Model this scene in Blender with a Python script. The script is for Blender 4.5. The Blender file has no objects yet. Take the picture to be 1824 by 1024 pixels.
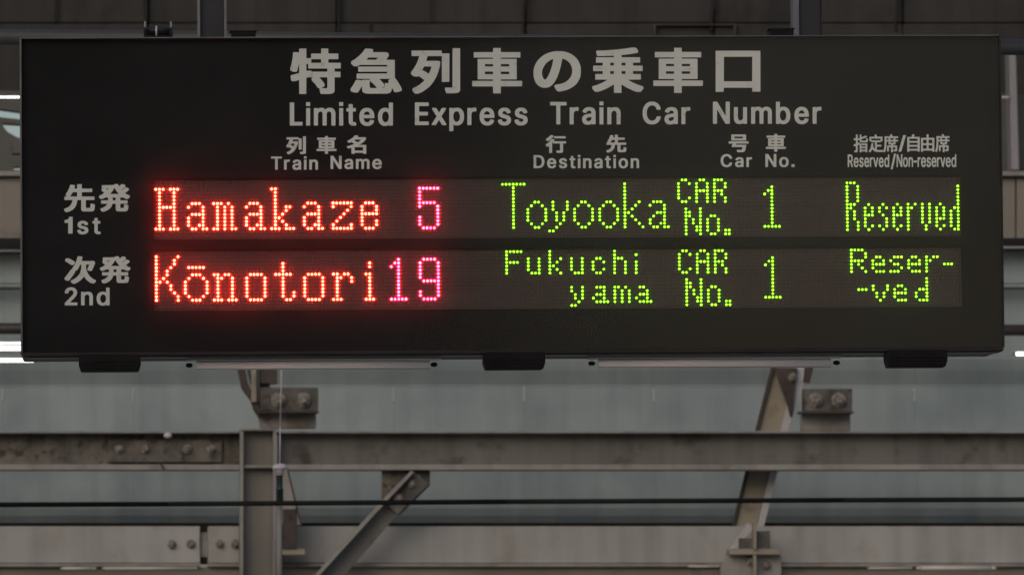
import bpy, bmesh, math, random
from mathutils import Vector

random.seed(7)
SC = bpy.context.scene
COL = SC.collection

# ------------------------------------------------------------------ camera
BZ = 2.52                                  # height of the board's origin above the platform
CAMLOC = Vector((-0.7740, -12.0, BZ - 0.7708))
F_PX, YAW, PITCH, ROLL = 12089.92, 0.057467, 0.057503, -0.0083009
FW = Vector((math.sin(YAW) * math.cos(PITCH), math.cos(YAW) * math.cos(PITCH), math.sin(PITCH)))
_r = Vector((math.cos(YAW), -math.sin(YAW), 0.0))
_u = _r.cross(FW)
RT = _r * math.cos(ROLL) + _u * math.sin(ROLL)
UP = -_r * math.sin(ROLL) + _u * math.cos(ROLL)

cam_data = bpy.data.cameras.new('camera')
cam = bpy.data.objects.new('camera', cam_data)
COL.objects.link(cam)
from mathutils import Matrix
m3 = Matrix((RT, UP, -FW)).transposed()
cam.matrix_world = Matrix.Translation(CAMLOC) @ m3.to_4x4()
cam_data.sensor_width = 36.0
cam_data.lens = F_PX * 36.0 / 1824.0
cam_data.clip_start = 0.5
cam_data.clip_end = 3000.0
cam_data.dof.use_dof = True
cam_data.dof.focus_distance = 12.0
cam_data.dof.aperture_fstop = 30.0
SC.camera = cam

# ------------------------------------------------------------------ light
SUN_EL, SUN_ROT = math.radians(24), math.radians(205)
world = bpy.data.worlds.new('World')
SC.world = world
world.use_nodes = True
wn = world.node_tree
bg = wn.nodes['Background']
sky = wn.nodes.new('ShaderNodeTexSky')
sky.sky_type = 'NISHITA'
sky.sun_disc = False
sky.sun_elevation = SUN_EL
sky.sun_rotation = SUN_ROT
sky.air_density = 1.0
sky.dust_density = 2.2
sky.ozone_density = 1.0
wn.links.new(sky.outputs[0], bg.inputs[0])
bg.inputs[1].default_value = 0.105
sd = bpy.data.lights.new('sun', 'SUN')
sd.energy = 0.6
sd.angle = math.radians(45)
sd.color = (1.0, 0.955, 0.90)
sun = bpy.data.objects.new('sun', sd)
COL.objects.link(sun)
# Nishita: rotation measured clockwise from +Y seen from above
sdir = Vector((math.sin(SUN_ROT) * math.cos(SUN_EL), math.cos(SUN_ROT) * math.cos(SUN_EL), math.sin(SUN_EL)))
sun.rotation_euler = sdir.to_track_quat('Z', 'Y').to_euler()
sun.location = (0, -10, 20)
SC.view_settings.view_transform = 'Standard'
SC.view_settings.look = 'None'
SC.view_settings.gamma = 1.0
SC.view_settings.use_curve_mapping = False
SC.view_settings.exposure = -0.47
SC.render.engine = 'CYCLES'
SC.cycles.max_bounces = 6
SC.cycles.transparent_max_bounces = 12


def P(px, py, Y):
    """point of the place that stands at depth Y on the sight line through a photo pixel"""
    d = FW * F_PX + RT * (px - 912.0) - UP * (py - 512.0)
    t = (Y - CAMLOC.y) / d.y
    return CAMLOC + d * t


# ------------------------------------------------------------------ materials
def mat(name, c, c2=None, rough=0.55, scale=6.0, metal=0.0, bump=0.0, spec=0.5, stretch=(1, 1, 1),
        fine=0.0, detail=6.0, lo=0.35, hi=0.7, c3=None, scale3=20.0, t3=(0.62, 0.7)):
    m = bpy.data.materials.new(name)
    m.use_nodes = True
    n, l = m.node_tree.nodes, m.node_tree.links
    b = n['Principled BSDF']
    b.inputs['Roughness'].default_value = rough
    b.inputs['Metallic'].default_value = metal
    b.inputs['Specular IOR Level'].default_value = spec
    geo = n.new('ShaderNodeNewGeometry')
    mp = n.new('ShaderNodeMapping')
    mp.inputs['Scale'].default_value = stretch
    l.new(geo.outputs['Position'], mp.inputs['Vector'])
    nz = n.new('ShaderNodeTexNoise')
    nz.inputs['Scale'].default_value = scale
    nz.inputs['Detail'].default_value = detail
    nz.inputs['Roughness'].default_value = 0.62
    l.new(mp.outputs[0], nz.inputs['Vector'])
    rmp = n.new('ShaderNodeMapRange')
    rmp.inputs['From Min'].default_value = lo
    rmp.inputs['From Max'].default_value = hi
    l.new(nz.outputs['Fac'], rmp.inputs['Value'])
    mx = n.new('ShaderNodeMix')
    mx.data_type = 'RGBA'
    mx.inputs['A'].default_value = (*c, 1)
    mx.inputs['B'].default_value = (*(c2 or c), 1)
    l.new(rmp.outputs[0], mx.inputs['Factor'])
    out = mx.outputs['Result']
    if c3:
        n3 = n.new('ShaderNodeTexNoise')
        n3.inputs['Scale'].default_value = scale3
        n3.inputs['Detail'].default_value = 8
        l.new(geo.outputs['Position'], n3.inputs['Vector'])
        r3 = n.new('ShaderNodeMapRange')
        r3.inputs['From Min'].default_value, r3.inputs['From Max'].default_value = t3
        l.new(n3.outputs['Fac'], r3.inputs['Value'])
        m3_ = n.new('ShaderNodeMix')
        m3_.data_type = 'RGBA'
        l.new(out, m3_.inputs['A'])
        m3_.inputs['B'].default_value = (*c3, 1)
        l.new(r3.outputs[0], m3_.inputs['Factor'])
        out = m3_.outputs['Result']
    l.new(out, b.inputs['Base Color'])
    if bump:
        nb = n.new('ShaderNodeTexNoise')
        nb.inputs['Scale'].default_value = scale * 12
        nb.inputs['Detail'].default_value = 4
        l.new(geo.outputs['Position'], nb.inputs['Vector'])
        bp = n.new('ShaderNodeBump')
        bp.inputs['Strength'].default_value = bump
        bp.inputs['Distance'].default_value = 0.002
        l.new(nb.outputs['Fac'], bp.inputs['Height'])
        l.new(bp.outputs[0], b.inputs['Normal'])
    return m


def emit(name, c, s):
    m = bpy.data.materials.new(name)
    m.use_nodes = True
    n, l = m.node_tree.nodes, m.node_tree.links
    n.clear()
    o = n.new('ShaderNodeOutputMaterial')
    e = n.new('ShaderNodeEmission')
    e.inputs[0].default_value = (*c, 1)
    e.inputs[1].default_value = s
    l.new(e.outputs[0], o.inputs[0])
    return m


M = {}
M['housing'] = mat('board_housing_metal', (.018, .017, .016), (.03, .027, .025), .42, 8, spec=.25)
M['edge'] = mat('board_edge_aluminium', (.11, .11, .108), (.19, .19, .185), .4, 14, .5)
M['trim'] = mat('board_trim_aluminium', (.16, .14, .13), (.26, .23, .21), .35, 12, .8)
M['mask'] = mat('board_face_black', (.008, .0078, .0075), (.012, .011, .0105), .6, 5, spec=.1)
M['ledback'] = mat('led_board', (.056, .036, .029), (.074, .048, .039), .7, 9, stretch=(.25, 1, 4))
M['rib'] = mat('led_rib', (.022, .015, .013), (.03, .021, .018), .7, 9)
M['ledoff'] = mat('led_lens_unlit', (.066, .044, .036), (.085, .058, .048), .5, 30, spec=.25)
M['print'] = mat('printed_lettering', (.72, .70, .62), (.80, .78, .70), .6, 7, c3=(.63, .61, .53), scale3=60)
M['rubber'] = mat('black_rubber', (.008, .007, .007), (.014, .012, .012), .55, 20, bump=.3, spec=.12)
M['tube'] = mat('fluorescent_glass_unlit', (.84, .75, .71), (.92, .84, .80), .25, 14, stretch=(.2, 1, 6))
M['post'] = mat('hanger_dark_paint', (.022, .022, .026), (.035, .033, .036), .45, 10, .2)
M['postedge'] = mat('hanger_edge_worn', (.16, .15, .17), (.24, .22, .24), .4, 18, .4)
M['pipe'] = mat('conduit_grey', (.05, .048, .046), (.09, .085, .08), .5, 4, stretch=(.3, 1, 1))
M['pipe_b'] = mat('pipe_brown', (.035, .026, .024), (.06, .046, .042), .5, 4)
M['black'] = mat('cable_rubber', (.012, .012, .012), (.022, .021, .02), .6, 6, spec=.15)
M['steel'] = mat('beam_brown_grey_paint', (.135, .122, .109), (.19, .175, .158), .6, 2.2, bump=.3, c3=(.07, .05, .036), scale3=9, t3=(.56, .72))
M['fascia'] = mat('fascia_brown_paint', (.17, .135, .105), (.25, .21, .17), .5, 2.5, c3=(.12, .09, .07), scale3=5)
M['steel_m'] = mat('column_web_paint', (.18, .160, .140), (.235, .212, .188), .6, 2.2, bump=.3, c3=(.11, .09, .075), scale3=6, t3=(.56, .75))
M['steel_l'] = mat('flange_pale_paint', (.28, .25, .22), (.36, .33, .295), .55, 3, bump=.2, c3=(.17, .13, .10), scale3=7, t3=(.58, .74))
M['rust'] = mat('blotched_rusty_paint', (.075, .066, .054), (.19, .165, .14), .7, 9, bump=.5, lo=.38, hi=.62, c3=(.06, .038, .028), scale3=22, t3=(.55, .66))
M['rafter'] = mat('rafter_cream_paint', (.28, .235, .17), (.36, .31, .24), .55, 3, c3=(.17, .12, .08), scale3=8, t3=(.58, .74))
M['rafter_l'] = mat('rafter_flange_white', (.42, .40, .40), (.54, .51, .5), .5, 6, c3=(.3, .25, .22), scale3=14)
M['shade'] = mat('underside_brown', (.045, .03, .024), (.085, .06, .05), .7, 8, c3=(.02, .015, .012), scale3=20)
M['cream'] = mat('cream_girder_paint', (.36, .345, .32), (.45, .43, .41), .55, 1.6, bump=.2, c3=(.31, .28, .24), scale3=6, t3=(.55, .8))
M['cream2'] = mat('beige_cladding', (.24, .205, .17), (.30, .26, .22), .6, 1.5, c3=(.18, .15, .12), scale3=5)
def streaks(m, amount=.25, sx=9.0, sz=.5):
    n, l = m.node_tree.nodes, m.node_tree.links
    b = n['Principled BSDF']
    src = b.inputs['Base Color'].links[0].from_socket
    geo = n.new('ShaderNodeNewGeometry')
    mp = n.new('ShaderNodeMapping'); mp.inputs['Scale'].default_value = (sx, 1, sz)
    nz = n.new('ShaderNodeTexNoise'); nz.inputs['Scale'].default_value = 1.5; nz.inputs['Detail'].default_value = 7
    rm = n.new('ShaderNodeMapRange')
    rm.inputs['From Min'].default_value = .42; rm.inputs['From Max'].default_value = .75
    rm.inputs['To Min'].default_value = 1.0; rm.inputs['To Max'].default_value = 1.0 - amount
    mx = n.new('ShaderNodeMix'); mx.data_type = 'RGBA'; mx.blend_type = 'MULTIPLY'; mx.inputs['Factor'].default_value = 1
    l.new(geo.outputs['Position'], mp.inputs[0]); l.new(mp.outputs[0], nz.inputs['Vector']); l.new(nz.outputs['Fac'], rm.inputs['Value'])
    l.new(src, mx.inputs['A']); l.new(rm.outputs[0], mx.inputs['B']); l.new(mx.outputs['Result'], b.inputs['Base Color'])


M['frost'] = mat('frosted_green_sheet', (.28, .32, .315), (.35, .39, .38), .45, .8, detail=9, c3=(.22, .26, .27), scale3=2.2, t3=(.45, .7), stretch=(.6, 1, 2.5))
M['slab'] = mat('stained_brown_slab', (.036, .031, .028), (.055, .047, .042), .8, 2, bump=.4, c3=(.022, .02, .019), scale3=3.5, t3=(.58, .72))
M['stain'] = mat('water_stain_dark', (.012, .013, .012), (.02, .02, .018), .85, 6)
M['olive'] = mat('olive_grey_wall', (.085, .083, .07), (.13, .125, .108), .7, 3, c3=(.05, .048, .042), scale3=7)
M['greypost'] = mat('grey_lilac_column', (.27, .25, .26), (.34, .31, .32), .5, 4)
M['white'] = mat('white_porcelain', (.58, .50, .52), (.72, .66, .66), .3, 20)
M['dgreen'] = mat('dark_green_glaze', (.012, .022, .018), (.03, .04, .035), .3, 20)
M['bolt'] = mat('bolt_painted', (.13, .105, .085), (.34, .30, .27), .5, 90, .1, lo=.42, hi=.6)
M['concrete'] = mat('platform_concrete', (.30, .29, .27), (.38, .37, .35), .85, 1.2, bump=.4)
M['ballast'] = mat('track_bed_gravel', (.22, .20, .18), (.32, .30, .27), .95, 14, bump=1)
M['glintcap'] = mat('painted_glint_cream', (.55, .50, .42), (.7, .66, .58), .3, 8)  # pale colour standing in for bright reflections along the bottom edge

def led_emit(name, c, s):
    # neighbouring diodes differ a little in brightness
    m = emit(name, c, s)
    n, l = m.node_tree.nodes, m.node_tree.links
    e = [q for q in n if q.type == 'EMISSION'][0]
    geo = n.new('ShaderNodeNewGeometry')
    nz = n.new('ShaderNodeTexNoise'); nz.inputs['Scale'].default_value = 95; nz.inputs['Detail'].default_value = 1
    rm = n.new('ShaderNodeMapRange')
    rm.inputs['From Min'].default_value = .3; rm.inputs['From Max'].default_value = .7
    rm.inputs['To Min'].default_value = s * .55; rm.inputs['To Max'].default_value = s * 1.3
    l.new(geo.outputs['Position'], nz.inputs['Vector']); l.new(nz.outputs['Fac'], rm.inputs['Value']); l.new(rm.outputs[0], e.inputs[1])
    return m


E_TUBE = emit('fluorescent_glass_lit', (1.0, .98, .93), 4.0)
E_LED = {'r': led_emit('led_lit_red', (1.0, .0142, .0066), 210.0),
         'p': led_emit('led_lit_crimson', (1.0, .0085, .026), 160.0),
         'g': led_emit('led_lit_green', (.21, 1.0, .009), 12.0)}


for _k, _a in (('frost', .16), ('cream', .22), ('steel', .3), ('steel_l', .3), ('steel_m', .3), ('rust', .4), ('slab', .4), ('cream2', .15)):
    streaks(M[_k], _a)


def cover_material():
    m = bpy.data.materials.new('dusty_acrylic')
    m.use_nodes = True
    n, l = m.node_tree.nodes, m.node_tree.links
    n.clear()
    o = n.new('ShaderNodeOutputMaterial')
    tr = n.new('ShaderNodeBsdfTransparent')
    tl = n.new('ShaderNodeBsdfTranslucent')
    tl.inputs[0].default_value = (.75, .75, .73, 1)
    df = n.new('ShaderNodeBsdfDiffuse')
    df.inputs[0].default_value = (.62, .62, .62, 1)
    gl = n.new('ShaderNodeBsdfGlossy')
    gl.inputs['Roughness'].default_value = .12
    gl.inputs[0].default_value = (1, 1, 1, 1)
    geo = n.new('ShaderNodeNewGeometry')
    nz = n.new('ShaderNodeTexNoise')
    nz.inputs['Scale'].default_value = 2.6
    nz.inputs['Detail'].default_value = 9
    nz.inputs['Roughness'].default_value = .66
    nz.inputs['Distortion'].default_value = .8
    mpp = n.new('ShaderNodeMapping')
    mpp.inputs['Rotation'].default_value = (0, math.radians(28), 0)
    mpp.inputs['Scale'].default_value = (1, 1, 2.4)
    l.new(geo.outputs['Position'], mpp.inputs['Vector'])
    l.new(mpp.outputs[0], nz.inputs['Vector'])
    mr = n.new('ShaderNodeMapRange')
    mr.inputs['From Min'].default_value = .35
    mr.inputs['From Max'].default_value = .75
    mr.inputs['To Min'].default_value = .003
    mr.inputs['To Max'].default_value = .020
    l.new(nz.outputs['Fac'], mr.inputs['Value'])
    a = n.new('ShaderNodeMixShader')           # dust: part scatters on, part back
    a.inputs[0].default_value = .45
    l.new(tl.outputs[0], a.inputs[1])
    l.new(df.outputs[0], a.inputs[2])
    b = n.new('ShaderNodeMixShader')
    l.new(mr.outputs[0], b.inputs[0])
    l.new(tr.outputs[0], b.inputs[1])
    l.new(a.outputs[0], b.inputs[2])
    c = n.new('ShaderNodeMixShader')
    c.inputs[0].default_value = .0075
    l.new(b.outputs[0], c.inputs[1])
    l.new(gl.outputs[0], c.inputs[2])
    l.new(c.outputs[0], o.inputs[0])
    return m


M['cover'] = cover_material()


# ------------------------------------------------------------------ object helpers
def tag(o, label=None, cat=None, group=None, kind=None):
    if label: o['label'] = label
    if cat: o['category'] = cat
    if group: o['group'] = group
    if kind: o['kind'] = kind
    return o


def empty(name, loc, label, cat, group=None):
    o = bpy.data.objects.new(name, None)
    o.location = loc
    o.empty_display_size = .1
    COL.objects.link(o)
    return tag(o, label, cat, group)


def link(name, bm, m, parent=None, smooth=False):
    me = bpy.data.meshes.new(name)
    bmesh.ops.recalc_face_normals(bm, faces=bm.faces)
    bm.to_mesh(me)
    bm.free()
    me.materials.append(m)
    if smooth:
        for p in me.polygons: p.use_smooth = True
    o = bpy.data.objects.new(name, me)
    COL.objects.link(o)
    if parent is not None:
        par(o, parent)
    return o


def wloc(o):
    v = Vector(o.location)
    p = o.parent
    while p is not None:
        v = v + Vector(p.location)
        p = p.parent
    return v


def par(o, parent):
    o.parent = parent
    o.location = Vector(o.location) - wloc(parent)


def add_box(bm, a, b, bev=0.0):
    x0, x1 = sorted((a[0], b[0])); y0, y1 = sorted((a[1], b[1])); z0, z1 = sorted((a[2], b[2]))
    vs = [bm.verts.new(p) for p in ((x0, y0, z0), (x1, y0, z0), (x1, y1, z0), (x0, y1, z0),
                                    (x0, y0, z1), (x1, y0, z1), (x1, y1, z1), (x0, y1, z1))]
    fs = [bm.faces.new([vs[i] for i in f]) for f in ((0, 3, 2, 1), (4, 5, 6, 7), (0, 1, 5, 4), (1, 2, 6, 5), (2, 3, 7, 6), (3, 0, 4, 7))]
    if bev:
        es = list({e for f in fs for e in f.edges})
        bmesh.ops.bevel(bm, geom=es, offset=bev, segments=2, affect='EDGES', profile=.5)


def prism(bm, pts, Y, depth, bev=0.0):
    """outline given by points at depth Y, given real thickness away from the viewer"""
    f = [Vector(p) for p in pts]
    v0 = [bm.verts.new(p) for p in f]
    v1 = [bm.verts.new(p + Vector((0, depth, 0))) for p in f]
    n = len(f)
    faces = [bm.faces.new(v0), bm.faces.new(v1[::-1])]
    for i in range(n):
        faces.append(bm.faces.new((v0[i], v1[i], v1[(i + 1) % n], v0[(i + 1) % n])))
    if bev:
        es = list({e for f_ in faces for e in f_.edges})
        bmesh.ops.bevel(bm, geom=es, offset=bev, segments=1, affect='EDGES')


def pquad(bm, x0, y0, x1, y1, Y, depth, bev=0.0):
    prism(bm, [P(x0, y0, Y), P(x1, y0, Y), P(x1, y1, Y), P(x0, y1, Y)], Y, depth, bev)


def ppoly(bm, pts, Y, depth, bev=0.0):
    prism(bm, [P(x, y, Y) for x, y in pts], Y, depth, bev)


def add_tube(bm, a, b, r, seg=16, r2=None, caps=True):
    a, b = Vector(a), Vector(b)
    d = (b - a).normalized()
    t = d.orthogonal().normalized()
    s = d.cross(t)
    r2 = r if r2 is None else r2
    A = [bm.verts.new(a + (t * math.cos(k * 2 * math.pi / seg) + s * math.sin(k * 2 * math.pi / seg)) * r) for k in range(seg)]
    B = [bm.verts.new(b + (t * math.cos(k * 2 * math.pi / seg) + s * math.sin(k * 2 * math.pi / seg)) * r2) for k in range(seg)]
    for k in range(seg):
        bm.faces.new((A[k], A[(k + 1) % seg], B[(k + 1) % seg], B[k]))
    if caps:
        bm.faces.new(A[::-1]); bm.faces.new(B)


def add_ribbed(bm, a, b, r, seg=48):
    # ribbed diffuser tube along x
    A, B = [], []
    for k in range(seg):
        t = 2 * math.pi * k / seg
        q = r * (1 + .07 * math.cos(8 * t))
        o = Vector((0, q * math.cos(t), q * math.sin(t)))
        A.append(bm.verts.new(a + o)); B.append(bm.verts.new(b + o))
    for k in range(seg):
        bm.faces.new((A[k], A[(k + 1) % seg], B[(k + 1) % seg], B[k]))
    bm.faces.new(A[::-1]); bm.faces.new(B)


def lathe(bm, c, prof, seg=20):
    """prof: (radius, z offset) pairs about a vertical axis through c"""
    c = Vector(c)
    rings = []
    for r, z in prof:
        rings.append([bm.verts.new(c + Vector((max(r, 1e-4) * math.cos(k * 2 * math.pi / seg), max(r, 1e-4) * math.sin(k * 2 * math.pi / seg), z))) for k in range(seg)])
    for q in range(len(rings) - 1):
        for k in range(seg):
            bm.faces.new((rings[q][k], rings[q][(k + 1) % seg], rings[q + 1][(k + 1) % seg], rings[q + 1][k]))
    bm.faces.new(rings[0][::-1]); bm.faces.new(rings[-1])


def new():
    return bmesh.new()


def part_quad(name, m, parent, x0, y0, x1, y1, Y, depth, bev=0.0):
    bm = new(); pquad(bm, x0, y0, x1, y1, Y, depth, bev)
    return link(name, bm, m, parent)


def bolt_mesh(r=.022, h=.02):
    bm = new()
    # washer, hexagonal head, thread end; axis -Y (towards the viewer)
    add_tube(bm, (0, 0, 0), (0, -.005, 0), r * 1.25, 16)
    add_tube(bm, (0, -.005, 0), (0, -.005 - h * .7, 0), r * .95, 6)
    add_tube(bm, (0, -.005 - h * .7, 0), (0, -.005 - h * 1.5, 0), r * .5, 10)
    me = bpy.data.meshes.new('bolt')
    bmesh.ops.recalc_face_normals(bm, faces=bm.faces)
    bm.to_mesh(me); bm.free()
    me.materials.append(M['bolt'])
    return me


BOLT = bolt_mesh(.0145, .016)
BOLT_BIG = bolt_mesh(.024, .028)


def bolt(px, py, Y, parent, big=False):
    o = bpy.data.objects.new('bolt', BOLT_BIG if big else BOLT)
    o.location = P(px, py, Y)
    o.rotation_euler = (0, random.uniform(0, 1), 0)
    COL.objects.link(o)
    par(o, parent)
    return o


# ------------------------------------------------------------------ ground
def ground():
    bm = new(); add_box(bm, (-600, -600, -1.5), (600, 900, -1.25))
    tag(link('ground', bm, M['ballast']), kind='structure')
    bm = new(); add_box(bm, (-60, -22, -1.2), (60, 3.5, 0.0), .02)
    tag(link('platform', bm, M['concrete']), kind='structure')
    bm = new(); add_box(bm, (-60, 10.5, -1.2), (60, 30, 0.0), .02)
    tag(link('far_platform', bm, M['concrete']), kind='structure')


ground()

# ------------------------------------------------------------------ far wall of the platform roof
XL, XR = -1350, 3150


def run(x0, x1, ya, yb, ta, tb):
    """quad spanning x0..x1 whose top goes ya->yb and bottom ta->tb (measured at photo x 0 and 1824)"""
    f = lambda p, q, x: p + (q - p) * x / 1824.0
    return [(x0, f(ya, yb, x0)), (x1, f(ya, yb, x1)), (x1, f(ta, tb, x1)), (x0, f(ta, tb, x0))]


def far_scene():
    # dark stained slabs under the roof
    Y = 18.0
    t = empty('roof_slab_row', P(912, 60, Y), 'dark brown stained slabs of the far roof along the top of the view', 'roof slabs')
    xs = list(range(-1752, 3700, 336))
    for a, b in zip(xs[:-1], xs[1:]):
        part_quad('slab', M['slab'], t, a + .7, -700, b - .7, 41.7, Y + random.uniform(-.008, .008), .12, .006)
        part_quad('slab', M['slab'], t, a + .7, 42.5, b - .7, 168, Y - .03 + random.uniform(-.006, .006), .14, .006)
    for x, w, y0, y1, sk in ((98, 5, -60, 42, 0), (256, 12, -60, 37, 3), (601, 9, -60, 57, 2), (767, 3, -60, 41, 0), (936, 8, -60, 57, -3),
                             (1274, 9, -60, 57, -7), (1604, 8, -60, 56, -9), (660, 4, 43, 60, 0)):
        bm = new()
        n = 9
        L, R = [], []
        for k in range(n + 1):
            y = y0 + (y1 - y0) * k / n
            ww = w * (.55 + .5 * random.random()) * (1 - .45 * k / n)
            cx = x + sk * (k / n) + random.uniform(-1.3, 1.3)
            L.append((cx - ww / 2, y)); R.append((cx + ww / 2, y))
        ppoly(bm, L + R[::-1], Y - .045, .02)
        link('water_stain', bm, M['stain'], t)
    bm = new(); pquad(bm, XL - 300, -700, XR + 300, 170, Y + .14, .05)
    link('backing_board', bm, M['stain'], t)
    # raised frame outline on the slabs
    bm = new()
    pquad(bm, 1164, 43, 1311, 45.5, Y - .06, .03)
    pquad(bm, 1164, 45.5, 1168, 64, Y - .06, .03)
    pquad(bm, 1307, 45.5, 1311, 64, Y - .06, .03)
    link('hatch_rim', bm, M['shade'], t)

    # olive wall band with openings to the sky, right behind the board
    Y = 17.2
    cu = bpy.data.curves.new('openings', 'CURVE')
    cu.dimensions = '2D'; cu.fill_mode = 'BOTH'; cu.extrude = .05
    outer = [(XL, 160), (XR, 172), (XR, 312), (XL, 312)]
    holes = [[(-26, 192), (6, 197), (48, 203), (48, 216), (3, 211), (-22, 205)],
             [(4, 221.5), (48, 224), (48, 252), (30, 246), (14, 237), (8, 230)],
             [(22, 275), (48, 275), (48, 278), (22, 278)], [(24, 299), (48, 298), (48, 304.5), (24, 304.5)]]
    for poly in [outer] + holes:
        s = cu.splines.new('POLY')
        s.points.add(len(poly) - 1)
        for i, (x, y) in enumerate(poly):
            p = P(x, y, Y)
            s.points[i].co = (p.x, p.z, 0, 1)
        s.use_cyclic_u = True
    tmp = bpy.data.objects.new('tmp', cu)
    COL.objects.link(tmp)
    bpy.context.view_layer.update()
    me = bpy.data.meshes.new_from_object(tmp.evaluated_get(bpy.context.evaluated_depsgraph_get()))
    bpy.data.objects.remove(tmp)
    for v in me.vertices:
        x, z, d = v.co
        v.co = (x, Y + d, z)
    me.materials.clear(); me.materials.append(M['olive'])
    w = bpy.data.objects.new('upper_wall', me); COL.objects.link(w)
    tag(w, 'olive grey upper wall with small openings showing pale sky left of the board', 'wall')
    t = empty('upper_column', P(1806, 300, 17.0), 'grey lilac column rising above the beige cladding at the right edge', 'column')
    part_quad('shaft', M['greypost'], t, 1797.5, 98, 1811, 303, 16.95, .12, .004) if False else None
    bm = new(); ppoly(bm, [(1797, 86), (1810, 86), (1816, 303), (1802, 303)], 16.95, .14, .004)
    link('shaft', bm, M['greypost'], t)
    bm = new(); pquad(bm, 1784, 171.5, 1797, 175.5, 16.93, .03, .002)
    link('clip', bm, M['white'], t)

    # beige cladding
    t = empty('beige_cladding', P(912, 370, 16.9), 'beige cladding panels below the olive wall, seen either side of the board', 'cladding')
    for a, b in zip(range(-1271, 3200, 237), range(-1034, 3437, 237)):
        a2, b2 = a + 0.9 + 0, b - 0.9
        part_quad('panel', M['cream2'], t, a2, 316, b2, 430, 16.9 + random.uniform(-.004, .004), .08, .004)
    part_quad('top_rail', M['steel_l'], t, XL, 305, XR, 314, 16.86, .14, .004)

    # frosted green sheets, folded profile
    prof = [(437, 0), (505, -.02), (516, .012), (574, .0), (640, .0), (660, .006), (684, .018), (690, .018), (770, -.005), (826, -.03), (893, -.03), (905, -.028), (918, -.018), (935, .008)]
    t = empty('frosted_sheet_wall', P(912, 935, 16.2), 'wall of pale green frosted sheets behind the steel beams', 'wall')
    xs = list(range(-1386, 3330, 232))
    for i, (a, b) in enumerate(zip(xs[:-1], xs[1:])):
        bm = new()
        off = random.uniform(-.001, .001)
        rows = []
        for y, d in prof:
            Yd = 16.2 + d * 1.6 + off
            pl, pr = P(a + .12, y, 16.2), P(b - .12, y, 16.2)
            pl = Vector((pl.x, Yd, pl.z)); pr = Vector((pr.x, Yd, pr.z))
            rows.append((bm.verts.new(pl), bm.verts.new(pr), bm.verts.new(pr + Vector((0, .012, 0))), bm.verts.new(pl + Vector((0, .012, 0)))))
        for r0, r1 in zip(rows[:-1], rows[1:]):
            for k in range(4):
                bm.faces.new((r0[k], r0[(k + 1) % 4], r1[(k + 1) % 4], r1[k]))
        bm.faces.new(rows[0]); bm.faces.new(rows[-1][::-1])
        sh = link('sheet', bm, M['frost'], t)
        for (yc0, yc1) in ((688, 716),):
            bm = new()
            cx = b + random.uniform(-1, 1)
            pquad(bm, cx - 1.9, yc0 + random.uniform(-2, 3), cx + 1.9, yc1, 16.02 if yc0 < 800 else 15.98, .05, .004)
            link('clip', bm, M['frostclip'], t)
    bm = new(); pquad(bm, XL, 424, XR, 990, 16.75, .03)
    link('backing_board', bm, M['stain'], t)
    # black bar at the top of the sheets
    bm = new(); ppoly(bm, run(XL, XR, 433, 429, 444, 438), 16.1, .1)
    o = link('gutter_bar', bm, M['black']); tag(o, 'thin black bar running along the top of the frosted sheets', 'bar')
    bm = new(); ppoly(bm, run(XL, XR, 445, 438.6, 448, 442), 16.05, .05)
    o = link('drip_edge', bm, M['steel_l']); tag(o, 'thin pale metal strip just under the black bar', 'metal strip')
    # brown pipe crossing the sheets
    bm = new(); add_tube(bm, P(XL, 583, 15.6), P(XR, 590, 15.6), .023, 18)
    o = link('brown_pipe', bm, M['pipe_b'], smooth=True); tag(o, 'dark brown pipe crossing the frosted sheets behind the board', 'pipe')
    bm = new(); pquad(bm, XL, 506, XR, 511, 16.1, .05)
    o = link('sheet_batten', bm, M['frost']); tag(o, 'thin grey green batten halfway up the upper frosted sheets', 'batten')

    # main I-beam in two lengths either side of the column
    def ibeam(x0, x1, label, web, fl):
        t = empty('steel_beam', P((x0 + x1) / 2, 838, 15.0), label, 'steel beam', 'main horizontal beams in front of the frosted sheets')
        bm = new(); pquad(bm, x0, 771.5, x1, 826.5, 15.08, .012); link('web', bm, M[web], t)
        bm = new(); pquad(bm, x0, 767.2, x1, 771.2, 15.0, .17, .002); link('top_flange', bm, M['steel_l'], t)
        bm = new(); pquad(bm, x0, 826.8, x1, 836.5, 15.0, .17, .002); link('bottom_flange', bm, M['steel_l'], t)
        return t
    tl = ibeam(XL, 427, 'blotchy brown steel beam left of the upright column, with a bolted splice plate', 'rust', 'steel_l')
    tr = ibeam(494, XR, 'long plain brown steel beam right of the upright column', 'steel', 'steel')
    bm = new(); pquad(bm, 192, 783, 396, 823, 15.058, .02, .003); sp = link('splice_plate', bm, M['rust'], tl)
    for x in (212, 258, 333, 376): bolt(x, 799 + random.uniform(-1, 1), 15.056, sp)
    bm = new()
    bmesh.ops.create_icosphere(bm, subdivisions=2, radius=.016, matrix=Matrix.Translation(P(299, 775, 14.99)) @ Matrix.Diagonal((1.1, 1, .75, 1)))
    link('bolt_end', bm, M['white'], tl, True)
    bm = new(); ppoly(bm, [(283, 824), (288, 824), (295, 836), (290, 836)], 14.985, .012)
    link('loose_strap', bm, M['shade'], tl)

    # upright H column
    t = empty('steel_column', P(460, 1100, 15.0), 'upright brown steel column standing between the two main beams', 'column')
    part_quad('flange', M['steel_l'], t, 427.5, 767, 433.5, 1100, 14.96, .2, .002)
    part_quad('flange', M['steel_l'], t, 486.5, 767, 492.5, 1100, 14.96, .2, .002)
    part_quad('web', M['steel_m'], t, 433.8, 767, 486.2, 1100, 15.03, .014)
    part_quad('stiffener', M['steel_l'], t, 433.9, 828, 486.1, 833, 14.98, .09, .002)
    part_quad('cap_plate', M['steel_l'], t, 427, 763, 493, 766.6, 14.96, .2, .002)
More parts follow.
